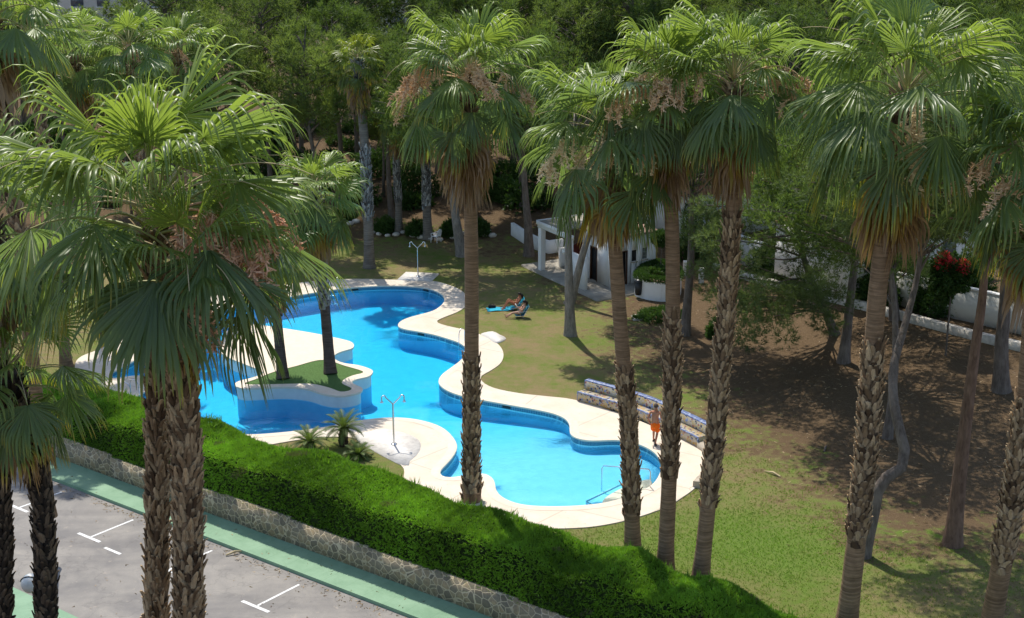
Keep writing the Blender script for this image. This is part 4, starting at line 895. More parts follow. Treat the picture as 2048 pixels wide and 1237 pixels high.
p = gr(1280, 634); quad_slab('stepping_slab', [(1262, 631), (1280, 627), (1296, 632), (1290, 640), (1266, 640)], .04, 'grey slab lying in the soil before the white planter', 'stone')
shower('tall steel twin shower on the near pale slab', at(788, 889, .05), .12)
shower('steel twin shower on the far slab by the shaded lawn', at(836, 553, .05), .05)

def ladder(label, c, out, w=.5):
    """hand rails arching from the deck over the pool edge; out = unit vector from the pool to the deck"""
    c = np.array(c, float); o = np.array([out[0], out[1], 0]); o = norm(o); sd = np.array([-o[1], o[0], 0]); z = np.array([0, 0, 1.0])
    t = thing('pool_ladder', c, label, 'pool ladder', 'steel pool ladders')
    for sg_ in (-1, 1):
        q = c+sd*sg_*w/2; mb = MB(); a = arc(q+z*.55, .28, 0, math.pi, o, z, 11)
        tube(mb, [q+o*.28+z*0, q+o*.28+z*.3]+a+[q-o*.28, q-o*.3-z*.9], .022, 8); mb.build('handrail', MAT['steel'], t)
    for k in range(3):
        mb = MB(); box(mb, c-o*.3-z*(.25+.25*k), (w, .09, .03), ax=[sd, o, z], bev=.008); mb.build('step', MAT['steel'], t)
ladder('steel ladder at the left end of the pool above the hedge', at(262, 797, .04), norm(at(240, 790)[:2]-at(280, 800)[:2]))
ladder('steel ladder on the far pool edge below the palms', at(667, 581, .04), np.array([0, 1]))
ladder('steel ladder at the pool bend near the sunbathers', at(932, 690, .04), norm(at(960, 678)[:2]-at(925, 695)[:2]))
def skimmer(px, py, label):
    c = at(px, py, 0); d = np.argmin(np.hypot(POOL[:, 0]-c[0], POOL[:, 1]-c[1])); a = POOL[d-1]; b = POOL[(d+1) % len(POOL)]; e = norm(b-a)
    mb = MB(); p = POOL[d]; nn = np.array([-e[1], e[0]]); 
    box(mb, (p[0], p[1], -.1), (.42, .05, .13), ax=[[e[0], e[1], 0], [nn[0], nn[1], 0], [0, 0, 1]], bev=.012)
    tag(mb.build('pool_skimmer', MAT['black']), label, 'pool skimmer', 'dark skimmer openings in the pool wall')
skimmer(706, 576, 'dark skimmer slot in the far pool wall, left one'); skimmer(856, 577, 'dark skimmer slot in the far pool wall, by its right curve'); skimmer(843, 665, 'dark skimmer slot in the pool wall right of the bend tip'); skimmer(1018, 810, 'dark skimmer slot in the pool wall before the mosaic bench')
# entry steps and rail in the shallow end
st_c = at(1230, 990, -.3); es = thing('pool_steps', st_c, 'white pool entry steps at the near rim of the shallow end', 'pool steps')
def blob(px, z, th, name, mat, parent):
    q = resample(catmull(np.array([at(a, b, z)[:2] for a, b in px]), .1), .12); mb = MB(); n = len(q)
    if area2(q) < 0: q = q[::-1]
    mb.add(np.c_[q, np.full(n, z)], [list(range(n))]); ring_wall(mb, q, z-th, z); return mb.build(name, mat, parent)
blob([(1172, 1006), (1190, 990), (1240, 968), (1285, 950), (1310, 960), (1300, 990), (1262, 1008), (1210, 1020)], -.32, .25, 'step', MAT['isle'], es)
blob([(1205, 1003), (1222, 988), (1260, 970), (1300, 960), (1300, 990), (1262, 1006), (1215, 1012)], -.2, .12, 'step', MAT['coping'], es)
rl = thing('pool_handrail', at(1204, 980, -.4), 'bent steel handrail standing in the shallow end', 'handrail')
a = at(1203, 985, -.45); b = at(1318, 1000, 0.04); t1 = a+[0, 0, 1.12]; b1 = at(1300, 975, .04); b2 = b1+[0, 0, .75]
mb = MB(); tube(mb, [a, a+[0, 0, 1.0], t1+(b2-t1)*.03, b2-(b2-t1)*.04, b2-[0, 0, .1], b1], .024, 8); mb.build('rail', MAT['steel'], rl)
mb = MB(); m1 = at(1172, 1003, -.29); m2 = at(1250, 965, -.29); m3 = at(1190, 1012, -.28); tube(mb, [m3, m1, m2], .02, 6); mb.build('lower_rail', MAT['steel'], rl)
# mosaic bench
BP = np.array([at(a, b, .04) for a, b in [(1155, 802), (1236, 825), (1275, 838), (1318, 857), (1360, 877), (1394, 895)]])
BPc = catmull(BP, .2, False); bt = norm(np.gradient(BPc, axis=0)); bn = np.stack([-bt[:, 1], bt[:, 0], np.zeros(len(bt))], -1)
if bn[0][1] < 0: bn = -bn
bench = thing('mosaic_bench', BP[3], 'long curved bench covered in broken tile mosaic with blue edges', 'bench')
def sweep(name, prof, mat, capped=True):
    mb = MB(); m = len(BPc); k = len(prof); V = np.array([[BPc[i]+bn[i]*p[0]+np.array([0, 0, p[1]]) for p in prof] for i in range(m)])
    i = np.arange(m-1)[:, None]*k; j = np.arange(k)[None]; j2 = (j+1) % k
    mb.add(V.reshape(-1, 3), np.stack([i+j, i+k+j, i+k+j2, i+j2], -1).reshape(-1, 4)); mb.add(V[0], [list(range(k))]); mb.add(V[-1], [list(range(k))[::-1]])
    return mb.build(name, mat, bench)
sweep('seat', [(0, -.05), (0, .42), (.02, .44), (.55, .44), (.55, -.05)], MAT['mosaic'])
sweep('backrest', [(.553, -.05), (.553, .86), (.8, .86), (.8, -.05)], MAT['mosaic'])
sweep('seat_trim', [(-.012, .405), (-.012, .455), (.06, .455), (.06, .43), (.012, .43), (.012, .405)], MAT['trim'])
sweep('back_trim', [(.542, .825), (.542, .875), (.812, .875), (.812, .825)], MAT['trim'])
for q in (0, -1):
    c = BPc[q]+bt[q]*(-.012 if q == 0 else .012)
    for (n0, z0, n1, z1) in [(0, 0, 0, .45), (.55, .45, .55, .87)]:
        a = c+bn[q]*n0+[0, 0, z0]; b = c+bn[q]*n1+[0, 0, z1]; mb = MB(); box(mb, (a+b)/2+bn[q]*.02, (.03, .06, z1-z0), ax=[bt[q], bn[q], [0, 0, 1]])
        mb.build('end_trim', MAT['trim'], bench)
# low curved kerb wall right of the bench
kw = thing('kerb_wall', at(1415, 930), 'low curved rough stone kerb at the right rim of the deck', 'kerb wall')
Kp_ = catmull(np.array([at(a, b, 0) for a, b in [(1400, 897), (1416, 910), (1421, 932), (1412, 955), (1393, 977)]]), .15, False); kt = norm(np.gradient(Kp_, axis=0)); kn = np.stack([-kt[:, 1], kt[:, 0], np.zeros(len(kt))], -1)
mb = MB(); prof = [(-.17, -.1), (-.15, .27), (.15, .29), (.17, -.1)]; V = np.array([[Kp_[i]+kn[i]*p[0]+np.array([0, 0, p[1]+random.uniform(-.012, .012)]) for p in prof] for i in range(len(Kp_))])
i = np.arange(len(Kp_)-1)[:, None]*4; j = np.arange(4)[None]; j2 = (j+1) % 4; mb.add(V.reshape(-1, 3), np.stack([i+j, i+4+j, i+4+j2, i+j2], -1).reshape(-1, 4)); mb.add(V[0], [[0, 1, 2, 3]]); mb.add(V[-1], [[3, 2, 1, 0]])
mb.build('stonework', MAT['kerbstone'], kw)

# plastic chair
def plastic_chair(loc, yaw):
    t = thing('plastic_chair', loc, 'white plastic garden chair standing alone on the shaded lawn', 'chair'); b = np.array(loc)
    u = np.array([math.cos(yaw), math.sin(yaw), 0]); f = np.array([-math.sin(yaw), math.cos(yaw), 0]); z = np.array([0, 0, 1.0])
    W = lambda a, c, h: b+u*a+f*c+z*h
    mb = MB(); box(mb, W(0, 0, .43), (.48, .46, .035), ax=[u, f, z], bev=.015); mb.build('seat', MAT['plastic'], t)
    for a in (-1, 1):
        for c in (-1, 1):
            mb = MB(); tube(mb, [W(a*.25, c*.25, 0), W(a*.22, c*.21, .43)], [.022, .034], 6); mb.build('leg', MAT['plastic'], t)
        mb = MB(); tube(mb, [W(a*.24, .2, .43), W(a*.27, .22, .62), W(a*.28, .1, .67), W(a*.27, -.2, .68)], [.028, .028, .032, .028], 6); mb.build('armrest', MAT['plastic'], t)
    mb = MB(); pts = [W(-.23, -.22, .43), W(-.25, -.27, .68)]+[W(.22*math.cos(a), -.3-.03*math.sin(a), .72+.2*math.sin(a)) for a in np.linspace(math.pi, 0, 9)]+[W(.25, -.27, .68), W(.23, -.22, .43)]
    tube(mb, pts, .032, 6)
    for a in (-.13, -.045, .045, .13): tube(mb, [W(a, -.23, .44), W(a*1.1, -.28, .68), W(a*1.05, -.31, .72+.19*math.sqrt(max(0, 1-(a/.24)**2)))], .026, 5)
    mb.build('backrest', MAT['plastic'], t)
plastic_chair(gr(872, 485), rad(60))

# ------------------------------------------------------------------ pool house
O = at(1219, 575, .12); U = norm(np.array([.84, .54, 0])); Vv = norm(np.array([-.45, .893, 0])); Zv = np.array([0, 0, 1.0])
def hp(u, v, z=0): return O+U*u+Vv*v+Zv*(z-.12+.12)
house = thing('pool_house', O, 'white flat-roofed pool house with open porch behind the palms', 'building')
def hbox(mb, u0, u1, v0, v1, z0, z1, mat=0, bev=0):
    box(mb, hp((u0+u1)/2, (v0+v1)/2, (z0+z1)/2), (u1-u0, v1-v0, z1-z0), ax=[U, Vv, Zv], mat=mat, bev=bev)
mb = MB(); hbox(mb, -2.1, 4.2, -1.9, 7.7, -.5, 0); mb.build('platform', MAT['concrete'], house)
HH = 2.95; mb = MB()
# door face (v=0) with door and two windows, built as butted blocks
def face(mb, fixed, lo, hi, holes, zt, along, th=.22):
    """wall with rectangular holes; holes: (a0,a1,z0,z1) sorted along the wall"""
    cur = lo
    def blk(a0, a1, z0, z1):
        if a1-a0 < .01 or z1-z0 < .01: return
        if along == 'u': hbox(mb, a0, a1, fixed, fixed+th, z0, z1)
        else: hbox(mb, fixed, fixed+th, a0, a1, z0, z1)
    for a0, a1, z0, z1 in holes:
        blk(cur, a0, 0, zt); blk(a0, a1, 0, z0); blk(a0, a1, z1, zt); cur = a1
    blk(cur, hi, 0, zt)
face(mb, 0, 0, 3.45, [(.55, 1.25, 0, 2.05), (1.62, 2.02, 1.35, 2.05), (2.42, 2.82, 1.4, 2.1)], HH, 'u')
face(mb, 0, .22, 3.3, [(1.55, 2.3, 0, 2.05), (2.75, 3.0, 1.5, 2.0)], HH, 'v')
face(mb, 3.23, .22, 6.0, [], HH, 'v'); face(mb, 3.1, .22, 3.23, [], HH, 'u'); face(mb, 5.8, -.2, 3.23, [], 1.2, 'u')
mb.build('wall', MAT['white'], house)
mb = MB(); hbox(mb, .25, 3.2, .25, 3.08, .01, .05); mb.build('floor', MAT['dark'], house)
mb = MB(); hbox(mb, -.12, 3.6, -.12, 3.4, HH+.002, HH+.16); roof = mb.build('roof', MAT['terracotta'], house); mb = MB(); hbox(mb, -1.82, 3.6, 3.4, 6.15, HH+.004, HH+.14); mb.build('porch_roof', MAT['concrete'], house); mb = MB(); hbox(mb, -1.86, -1.825, 3.4, 6.15, HH-.05, HH+.2); hbox(mb, -1.82, 3.6, 6.153, 6.19, HH-.05, HH+.2); mb.build('roof_fascia', MAT['white'], house)
mb = MB(); hbox(mb, .15, 2.35, .0, .9, HH+.163, HH+.185); mb.build('roof_patch', MAT['slate'], house)
mb = MB(); hbox(mb, -1.78, -1.5, 1.9, 6.1, HH-.25, HH-.002); mb.build('porch_beam', MAT['white'], house)
for v in (2.1, 5.65):
    mb = MB(); hbox(mb, -1.78, -1.42, v, v+.36, 0, HH-.252, bev=.01); mb.build('porch_pillar', MAT['white'], house)
mb = MB(); hbox(mb, -1.72, -1.5, .2, 2.098, 0, 1.95); mb.build('porch_screen', MAT['white'], house)
mb = MB(); hbox(mb, .6, 1.2, .1, .16, 0, 2.0); d = mb.build('door', MAT['dark'], house)
mb = MB(); hbox(mb, .5, .56, -.03, .1, 0, 2.1); hbox(mb, 1.24, 1.3, -.03, .1, 0, 2.1); hbox(mb, .56, 1.24, -.03, .1, 2.04, 2.1); mb.build('door_frame', MAT['brown'], house)
mb = MB(); hbox(mb, .1, .16, 1.58, 2.28, 0, 2.02); mb.build('door', MAT['dark'], house)
mb = MB(); hbox(mb, -.03, .1, 1.5, 1.56, 0, 2.1); hbox(mb, -.03, .1, 2.29, 2.35, 0, 2.1); hbox(mb, -.03, .1, 1.56, 2.29, 2.04, 2.1); mb.build('door_frame', MAT['brown'], house)
for a0, gl in ((1.62, 'dark'), (2.42, 'blueglass')):
    z0 = 1.35 if a0 < 2 else 1.4
    mb = MB(); hbox(mb, a0, a0+.4, .1, .14, z0, z0+.7); w = mb.build('window', MAT[gl], house)
    mb = MB(); hbox(mb, a0-.04, a0+.44, -.06, .1, z0-.06, z0-.003); s = mb.build('sill', MAT['kerbstone'], w)
    if gl == 'blueglass':
        mb = MB()
        for q in (.1, .2, .3): hbox(mb, a0+q-.01, a0+q+.01, .06, .09, z0, z0+.7)
        for q in (.2, .45): hbox(mb, a0, a0+.4, .04, .06, z0+q-.01, z0+q+.01)
        mb.build('grille', MAT['pole'], w)
mb = MB(); hbox(mb, 3.17, 3.225, 3.5, 5.75, .01, 2.6); mb.build('porch_back_wall', MAT['redbrown'], house)
mb = MB(); c = hp(.9, 5.2, .8)
q = [c+U*.8*math.cos(a)+Zv*.8*math.sin(a) for a in np.linspace(0, 2*math.pi, 28, endpoint=False)]; q = np.array(q)
dt = thing('round_table_top', c-Zv*.8, 'big round dark red disc leaning in the pool house porch', 'table top')
mb = MB(); mb.add(np.vstack([q-Vv*.04, q+Vv*.04]), [list(range(28))[::-1], list(range(28, 56))]+[[i, (i+1) % 28, 28+(i+1) % 28, 28+i] for i in range(28)]); mb.build('disc', MAT['redbrown'], dt)
mb = MB(); p = hp(-1.6, 2.28, 1.95)-U*.32; lamp = thing('globe_lamp', p, 'small white globe lamp on the porch pillar of the pool house', 'lamp'); ball(mb, p, .2); mb.build('globe', MAT['globe'], lamp)
mb = MB(); tube(mb, [p+[0, 0, -.2], p+U*.14+[0, 0, -.22]], .025, 6); mb.build('bracket', MAT['pole'], lamp)
# planter with clipped hedge
PLP = [(1269, 590), (1282, 597), (1305, 602), (1335, 604), (1356, 598), (1362, 580), (1345, 566), (1310, 560), (1280, 572)]
pl = thing('planter', at(1310, 585), 'round white planter with a clipped green hedge beside the pool house', 'planter')
q = resample(catmull(P2(PLP, 0), .15), .25); 
mb = MB(); q2 = offset(q, -.2); n = len(q)
if area2(q) < 0: q = q[::-1]; q2 = q2[::-1]
ring_wall(mb, q, -.1, 1.05); i = np.arange(n); j = (i+1) % n; mb.add(np.vstack([np.c_[q, np.full(n, 1.05)], np.c_[q2, np.full(n, 1.05)]]), np.stack([i, j, j+n, i+n], -1)); mb.build('wall', MAT['white'], pl)
mb = MB(); mb.add(np.c_[q2, np.full(n, .98)], [list(range(n))]); mb.build('soil', plain('planter_soil', (.1, .07, .05), .95, .1, .3, 6), pl)
mb = MB(); qc = offset(q, -.35); m = 7000; idx = RNG.integers(0, n, m); a = RNG.uniform(0, math.pi, m); nn = norm(q-qc)[idx]
P = np.c_[qc[idx]+nn*(np.cos(a)*.33)[:, None]+RNG.uniform(-.15, .15, (m, 2)), 1.08+.28*np.sin(a)]; N = np.c_[nn*np.cos(a)[:, None], np.sin(a)]
tri_sprays(mb, P, N, .1, .05, 3, RNG.uniform(.1, .6, m), .7); mb.build('hedge', MAT['shrub'], pl)
shrub('leafy plant growing inside the round white planter', np.array([*q.mean(0), .98]), .8, .45, 350, name='planter_plant', n=500, cat='plant')
tq = at(1322, 580); tq = np.array([tq[0], tq[1]+.8, .98]); tb = thing('small_tree', tq, 'little round-headed clipped tree in the planter', 'small tree')
mb = MB(); tube(mb, [tq, tq+[.05, 0, .9], tq+[.1, 0, 1.7]], [.04, .035, .03], 6); mb.build('trunk', MAT['bark'], tb)
mb = MB(); d = norm(RNG.normal(0, 1, (1500, 3))); tri_sprays(mb, tq+[.1, 0, 2.0]+d*RNG.uniform(.3, 1, (1500, 1))**.5*np.array([.75, .75, .5]), d, .14, .06, 3, RNG.uniform(.2, .7, 1500), .7); mb.build('crown', MAT['shrub'], tb)
# bin on the planter
c = at(1279, 594); c = c-np.array([.1, .28, 0]); bn_ = thing('litter_bin', c, 'black litter bin fixed to the white planter wall', 'bin')
mb = MB(); lathe(mb, c, [(0, .2), (.17, .2), (.2, .3), (.23, .92), (.2, .95)], 14); mb.build('body', MAT['black'], bn_); mb = MB(); lathe(mb, c, [(.25, .95), (.25, 1.02), (.16, 1.12), (0, 1.14)], 14); mb.build('lid', MAT['black'], bn_)
# low white planter wall left of the porch
lw = thing('planter_wall', gr(1060, 480), 'low white retaining wall bending up the slope left of the pool house', 'garden wall')
mb = MB(); pts = np.array([gr(a, b) for a, b in [(1025, 470), (1050, 487), (1075, 500), (1098, 507), (1125, 503)]])
def wallrun(mb, pts, h, th, z0=-.3):
    n = len(pts); t_ = norm(np.gradient(pts[:, :2], axis=0)); nn = np.stack([-t_[:, 1], t_[:, 0]], -1)*th/2
    A_ = np.c_[pts[:, :2]-nn, pts[:, 2]+z0]; B_ = np.c_[pts[:, :2]+nn, pts[:, 2]+z0]; C2 = np.c_[pts[:, :2]+nn, pts[:, 2]+h]; D2 = np.c_[pts[:, :2]-nn, pts[:, 2]+h]
    V = np.stack([A_, B_, C2, D2], 1).reshape(-1, 3); i = np.arange(n-1)[:, None]*4; j = np.arange(4)[None]; j2 = (j+1) % 4
    mb.add(V, np.stack([i+j, i+j2, i+4+j2, i+4+j], -1).reshape(-1, 4)); mb.add(V[:4], [[3, 2, 1, 0]]); mb.add(V[-4:], [[0, 1, 2, 3]])
wallrun(mb, pts, .85, .25); mb.build('rendered_wall', MAT['white'], lw)
# boundary walls at the right
def run(px, step=1.5): return catmull(np.array([gr(a, b) for a, b in px]), step, False)
bw1 = thing('boundary_wall', gr(1500, 530), 'tall white boundary wall running behind the trees on the right', 'wall')
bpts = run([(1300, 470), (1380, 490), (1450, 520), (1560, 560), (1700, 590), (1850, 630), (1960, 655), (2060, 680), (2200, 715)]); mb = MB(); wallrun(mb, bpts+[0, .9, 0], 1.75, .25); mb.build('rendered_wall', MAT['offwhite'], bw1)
mb = MB(); wallrun(mb, bpts+[0, .9, 1.752], .08, .34, 0); mb.build('coping', MAT['white'], bw1)
bw2 = thing('low_wall', gr(1700, 610), 'low whitewashed stone wall at the foot of the boundary wall', 'low wall')
mb = MB(); wallrun(mb, run([(1430, 540), (1560, 578), (1700, 612), (1850, 652), (1960, 682), (2060, 706), (2200, 745)]), .42, .4); mb.build('stonework', MAT['stone'], bw2)
for k, (px, py) in enumerate([(1371, 552), (1402, 566)]):
    p = gr(px, py); o = MB(); box(o, p+[0, 0, .45], (.32, .25, 1.0), bev=.02); tag(o.build('gate_post', MAT['white']), ['white gate post left of the dark shrub by the planter', 'white gate post nearest the booted leaning palm'][k], 'post', 'white gate posts')
for k, px in enumerate([1372, 1380, 1392, 1418, 1428, 1436]):
    p = gr(px, 505+k*4); p = p+[0, -.3, 0]; t = thing('cypress', p, 'thin dark cypress standing against the white boundary wall', 'cypress', 'thin cypresses along the white wall')
    mb = MB(); tube(mb, [p, p+[0, 0, 2.4]], [.035, .02], 5); mb.build('trunk', MAT['bark'], t)
    mb = MB(); m = 500; z = RNG.uniform(1.0, 3.3, m); a = RNG.uniform(0, 6.28, m); r = .3*np.sin(np.clip((z-.9)/2.6, 0, 1)*math.pi)**.6
    P = np.c_[p[0]+r*np.cos(a), p[1]+r*np.sin(a), p[2]+z]; tri_sprays(mb, P, np.c_[np.cos(a)*.5, np.sin(a)*.5, np.ones(m)], .16, .05, 3, RNG.uniform(0, .5, m), .4); mb.build('crown', MAT['shrub'], t)
# neighbours: villas with tiled roofs
def villa(label, c, w, d, h, yaw, group=None):
    c = np.array(c, float); t = thing('villa', c, label, 'house', group); u = np.array([math.cos(yaw), math.sin(yaw), 0]); v = np.array([-math.sin(yaw), math.cos(yaw), 0]); z = np.array([0, 0, 1.0])
    mb = MB(); box(mb, c+z*h/2, (w, d, h), ax=[u, v, z]); mb.build('wall', MAT['white'], t)
    mb = MB(); e = .5; A_ = [c+u*a*(w/2+e)+v*b*(d/2+e)+z*(h+.003) for a, b in ((-1, -1), (1, -1), (1, 1), (-1, 1))]; r0 = c-u*(w/2-d/2)+z*(h+d*.22); r1 = c+u*(w/2-d/2)+z*(h+d*.22)
    mb.add(np.array(A_+[r0, r1]), [[0, 1, 5, 4], [1, 2, 5], [2, 3, 4, 5], [3, 0, 4], [3, 2, 1, 0]]); mb.build('roof', MAT['tiles'], t)
    for k in range(3):
        mb = MB(); p = c-v*(d/2+.02)+u*(k-1)*w*.3+z*h*.55; box(mb, p, (1.0, .06, 1.2), ax=[u, v, z]); wn = mb.build('window', MAT['blueglass'], t)
        mb = MB(); box(mb, p-z*.66-v*.03, (1.2, .12, .08), ax=[u, v, z]); mb.build('sill', MAT['white'], wn)
villa('white villa with terracotta roof seen between the leaning palm and its neighbour', (14, 96, .6), 9, 6, 3.0, .3, 'villas beyond the boundary wall')
villa('white villa with terracotta roof behind the big right palm', (21.5, 81, .9), 10, 6, 3.3, .5, 'villas beyond the boundary wall')
def bougain(label, loc, r, seed):
    rg = np.random.default_rng(seed); t = thing('bougainvillea', loc, label, 'flowering shrub', 'red flowering shrubs over the wall'); loc = np.array(loc)
    mb = MB(); mf = MB()
    for q in range(9):
        c = loc+np.array([rg.uniform(-1.2, 1.2)*r, rg.uniform(-.6, .6)*r, -abs(rg.normal(0, 1.0))*r-.1]); rr = r*rg.uniform(.35, .65); d = norm(rg.normal(0, 1, (420, 3)))
        tri_sprays(mb, c+d*rg.uniform(.4, 1.1, (420, 1))*rr, d, .16, .08, 3, rg.uniform(.2, .8, 420), .8)
        if c[2] > loc[2]-r*.9:
            d = norm(rg.normal(0, 1, (150, 3))+np.array([0, -.6, .5])); tri_sprays(mf, c+d*rg.uniform(.7, 1.15, (150, 1))*rr, d, .13, .1, 3, rg.uniform(.1, .8, 150), .9)
    m = 2200; a = rg.uniform(0, 6.28, m); q = rg.uniform(.3, 1, m)**.5; zz = rg.uniform(.72, 1, m); P = np.c_[loc[0]+np.cos(a)*q*r*1.2, loc[1]+.3+np.sin(a)*q*r*.9, loc[2]*zz-.2]
    tri_sprays(mb, P, np.c_[np.cos(a), np.sin(a), np.full(m, .4)], .18, .08, 3, rg.uniform(0, .6, m), .8)
    mb.build('foliage', MAT['shrub'], t); mf.build('blossom', MRED, t)
    mb = MB(); tube(mb, [loc-[0, 0, loc[2]-.6], loc-[0, 0, 1.2], loc], [.05, .04, .02], 6); mb.build('stem', MAT['bark'], t)
MRED = m_needle('red_blossom', (.4, .02, .03), (.7, .08, .1), .4, 0)
bougain('red flowering bougainvillea near the right edge above the wall', atY(1908, 516, 66), .8, 71)
b0 = gr(1735, 560); bougain('red flowering bougainvillea behind the big right palm', atY(1728, 456, b0[1]+3), .8, 72)
for k, (px, py, rx, rz, lab) in enumerate([(1420, 470, 2.0, 3.0, 'dark tall hedge bush behind the white wall left of the leaning palm'), (1930, 610, 1.6, 2.6, 'dark bush before the boundary wall near the right edge'), (1830, 600, 1.5, 2.4, 'dark bush by the boundary wall behind the crooked pine'), (1700, 588, 1.8, 2.3, 'dark bush by the boundary wall left of the big right palm'), (1765, 606, 1.6, 1.9, 'dark bush by the boundary wall just behind the big right palm'), (1880, 628, 1.5, 2.0, 'dark low bush under the red flowers by the boundary wall'), (1560, 556, 1.8, 2.2, 'dark bush by the boundary wall behind the low-branched pine')]):
    g = gr(px, py); shrub(lab, g+[0, 1.6 if k == 0 else .4, 0], rx, rz, 380+k, n=2600, ln=.24, w=.08, group='bushes along the boundary wall')

# ------------------------------------------------------------------ far buildings, lamp
def block(label, x0, x1, y, z0, z1, cols, rows):
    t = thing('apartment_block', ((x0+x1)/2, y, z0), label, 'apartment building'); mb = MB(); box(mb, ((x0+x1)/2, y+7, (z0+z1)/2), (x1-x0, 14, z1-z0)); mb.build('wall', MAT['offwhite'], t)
    mb = MB(); box(mb, ((x0+x1)/2, y+7, z1+.35), (x1-x0+.6, 14.6, .7)); mb.build('roof', MAT['concrete'], t)
    for i in range(cols):
        for j in range(rows):
            x = x0+(x1-x0)*(i+.5)/cols; z = z0+(z1-z0)*(j+.5)/rows; mb = MB(); box(mb, (x, y-.02, z), (1.5, .12, 1.4)); w = mb.build('window', MAT['blueglass'], t)
            mb = MB(); box(mb, (x, y-.1, z-.76), (1.8, .25, .1)); mb.build('sill', MAT['white'], w)
block('pale apartment block rising behind the far left palms', -58, -42, 175, 0, 30, 5, 9)
block('pale apartment block glimpsed between the pine tops', -20, -10, 190, 0, 26, 3, 8)
lp = atY(62, 1167, 38.6); lm = thing('globe_street_lamp', (lp[0]+.25, lp[1], ZS), 'white globe street lamp half hidden by the short leaning palm', 'street lamp')
mb = MB(); ball(mb, lp, .3, 0, 20, 14); mb.build('globe', MAT['globe'], lm, sm=True)
mb = MB(); b = np.array([lp[0]+.22, lp[1], ZS]); tube(mb, [b, b+[0, 0, 1], np.array([lp[0]+.05, lp[1], lp[2]-.3])], [.08, .06, .05], 10); mb.build('pole', MAT['pole'], lm)
mb = MB(); tube(mb, arc(lp, .31, .3, math.pi-.3, [1, 0, 0], [0, -.4, .9], 12), .02, 6); mb.build('bracket', MAT['black'], lm)

# ------------------------------------------------------------------ people
def skin_mesh(joints, edges, radii, root_i=0, sub=2):
    names = list(joints); me = bpy.data.meshes.new('tmp'); me.from_pydata([tuple(joints[k]) for k in names], [(names.index(a), names.index(b)) for a, b in edges], [])
    o = bpy.data.objects.new('tmp', me); COL.objects.link(o); m = o.modifiers.new('s', 'SKIN'); m.use_smooth_shade = True
    if not me.skin_vertices:
        bm = bmesh.new(); bm.from_mesh(me); bm.verts.layers.skin.verify(); bm.to_mesh(me); bm.free()
    for i, k in enumerate(names):
        r = radii[k]; r = r if isinstance(r, tuple) else (r, r); me.skin_vertices[0].data[i].radius = r; me.skin_vertices[0].data[i].use_root = (i == root_i)
    sb = o.modifiers.new('b', 'SUBSURF'); sb.levels = sub; sb.render_levels = sub
    dg = bpy.context.evaluated_depsgraph_get(); ev = o.evaluated_get(dg); r = bpy.data.meshes.new_from_object(ev)
    V = np.array([v.co[:] for v in r.vertices]); F = [list(p.vertices) for p in r.polygons]
    bpy.data.objects.remove(o); bpy.data.meshes.remove(r); return V, F
def hand(wrist, d, side, palm_n, curl=.35, s=1.0):
    """list of (V,F): palm and five separate fingers"""
    wrist = np.array(wrist); d = norm(d); side = norm(side); pn = norm(palm_n); out = []
    J = {'a': wrist, 'b': wrist+d*.05*s, 'c': wrist+d*.09*s}; out.append(skin_mesh(J, [('a', 'b'), ('b', 'c')], {'a': (.024, .02), 'b': (.036, .015), 'c': (.036, .013)}, sub=1))
    for k, (off, L) in enumerate([(-.03, .07), (-.01, .08), (.011, .075), (.03, .06)]):
        p = wrist+d*.085*s+side*off*s; J = {'a': p}; dd = d.copy(); q = p; nm = ['a']
        for m in range(3):
            dd = norm(dd+pn*curl); q = q+dd*L/3*s; J['bcd'[m]] = q
        out.append(skin_mesh(J, [('a', 'b'), ('b', 'c'), ('c', 'd')], {'a': .0095, 'b': .009, 'c': .0085, 'd': .007}, sub=1))
    p = wrist+d*.03*s-side*.03*s; J = {'a': p, 'b': p+norm(d*.6-side*.8)*.04*s, 'c': p+norm(d*.6-side*.8)*.04*s+norm(d-side*.2+pn*.3)*.035*s}
    out.append(skin_mesh(J, [('a', 'b'), ('b', 'c')], {'a': .012, 'b': .011, 'c': .008}, sub=1)); return out
SK = plain('tanned_skin', (.42, .165, .09), .6, .25, .1, 9); SK2 = plain('fair_skin', (.52, .29, .2), .5, .4, .1, 9)
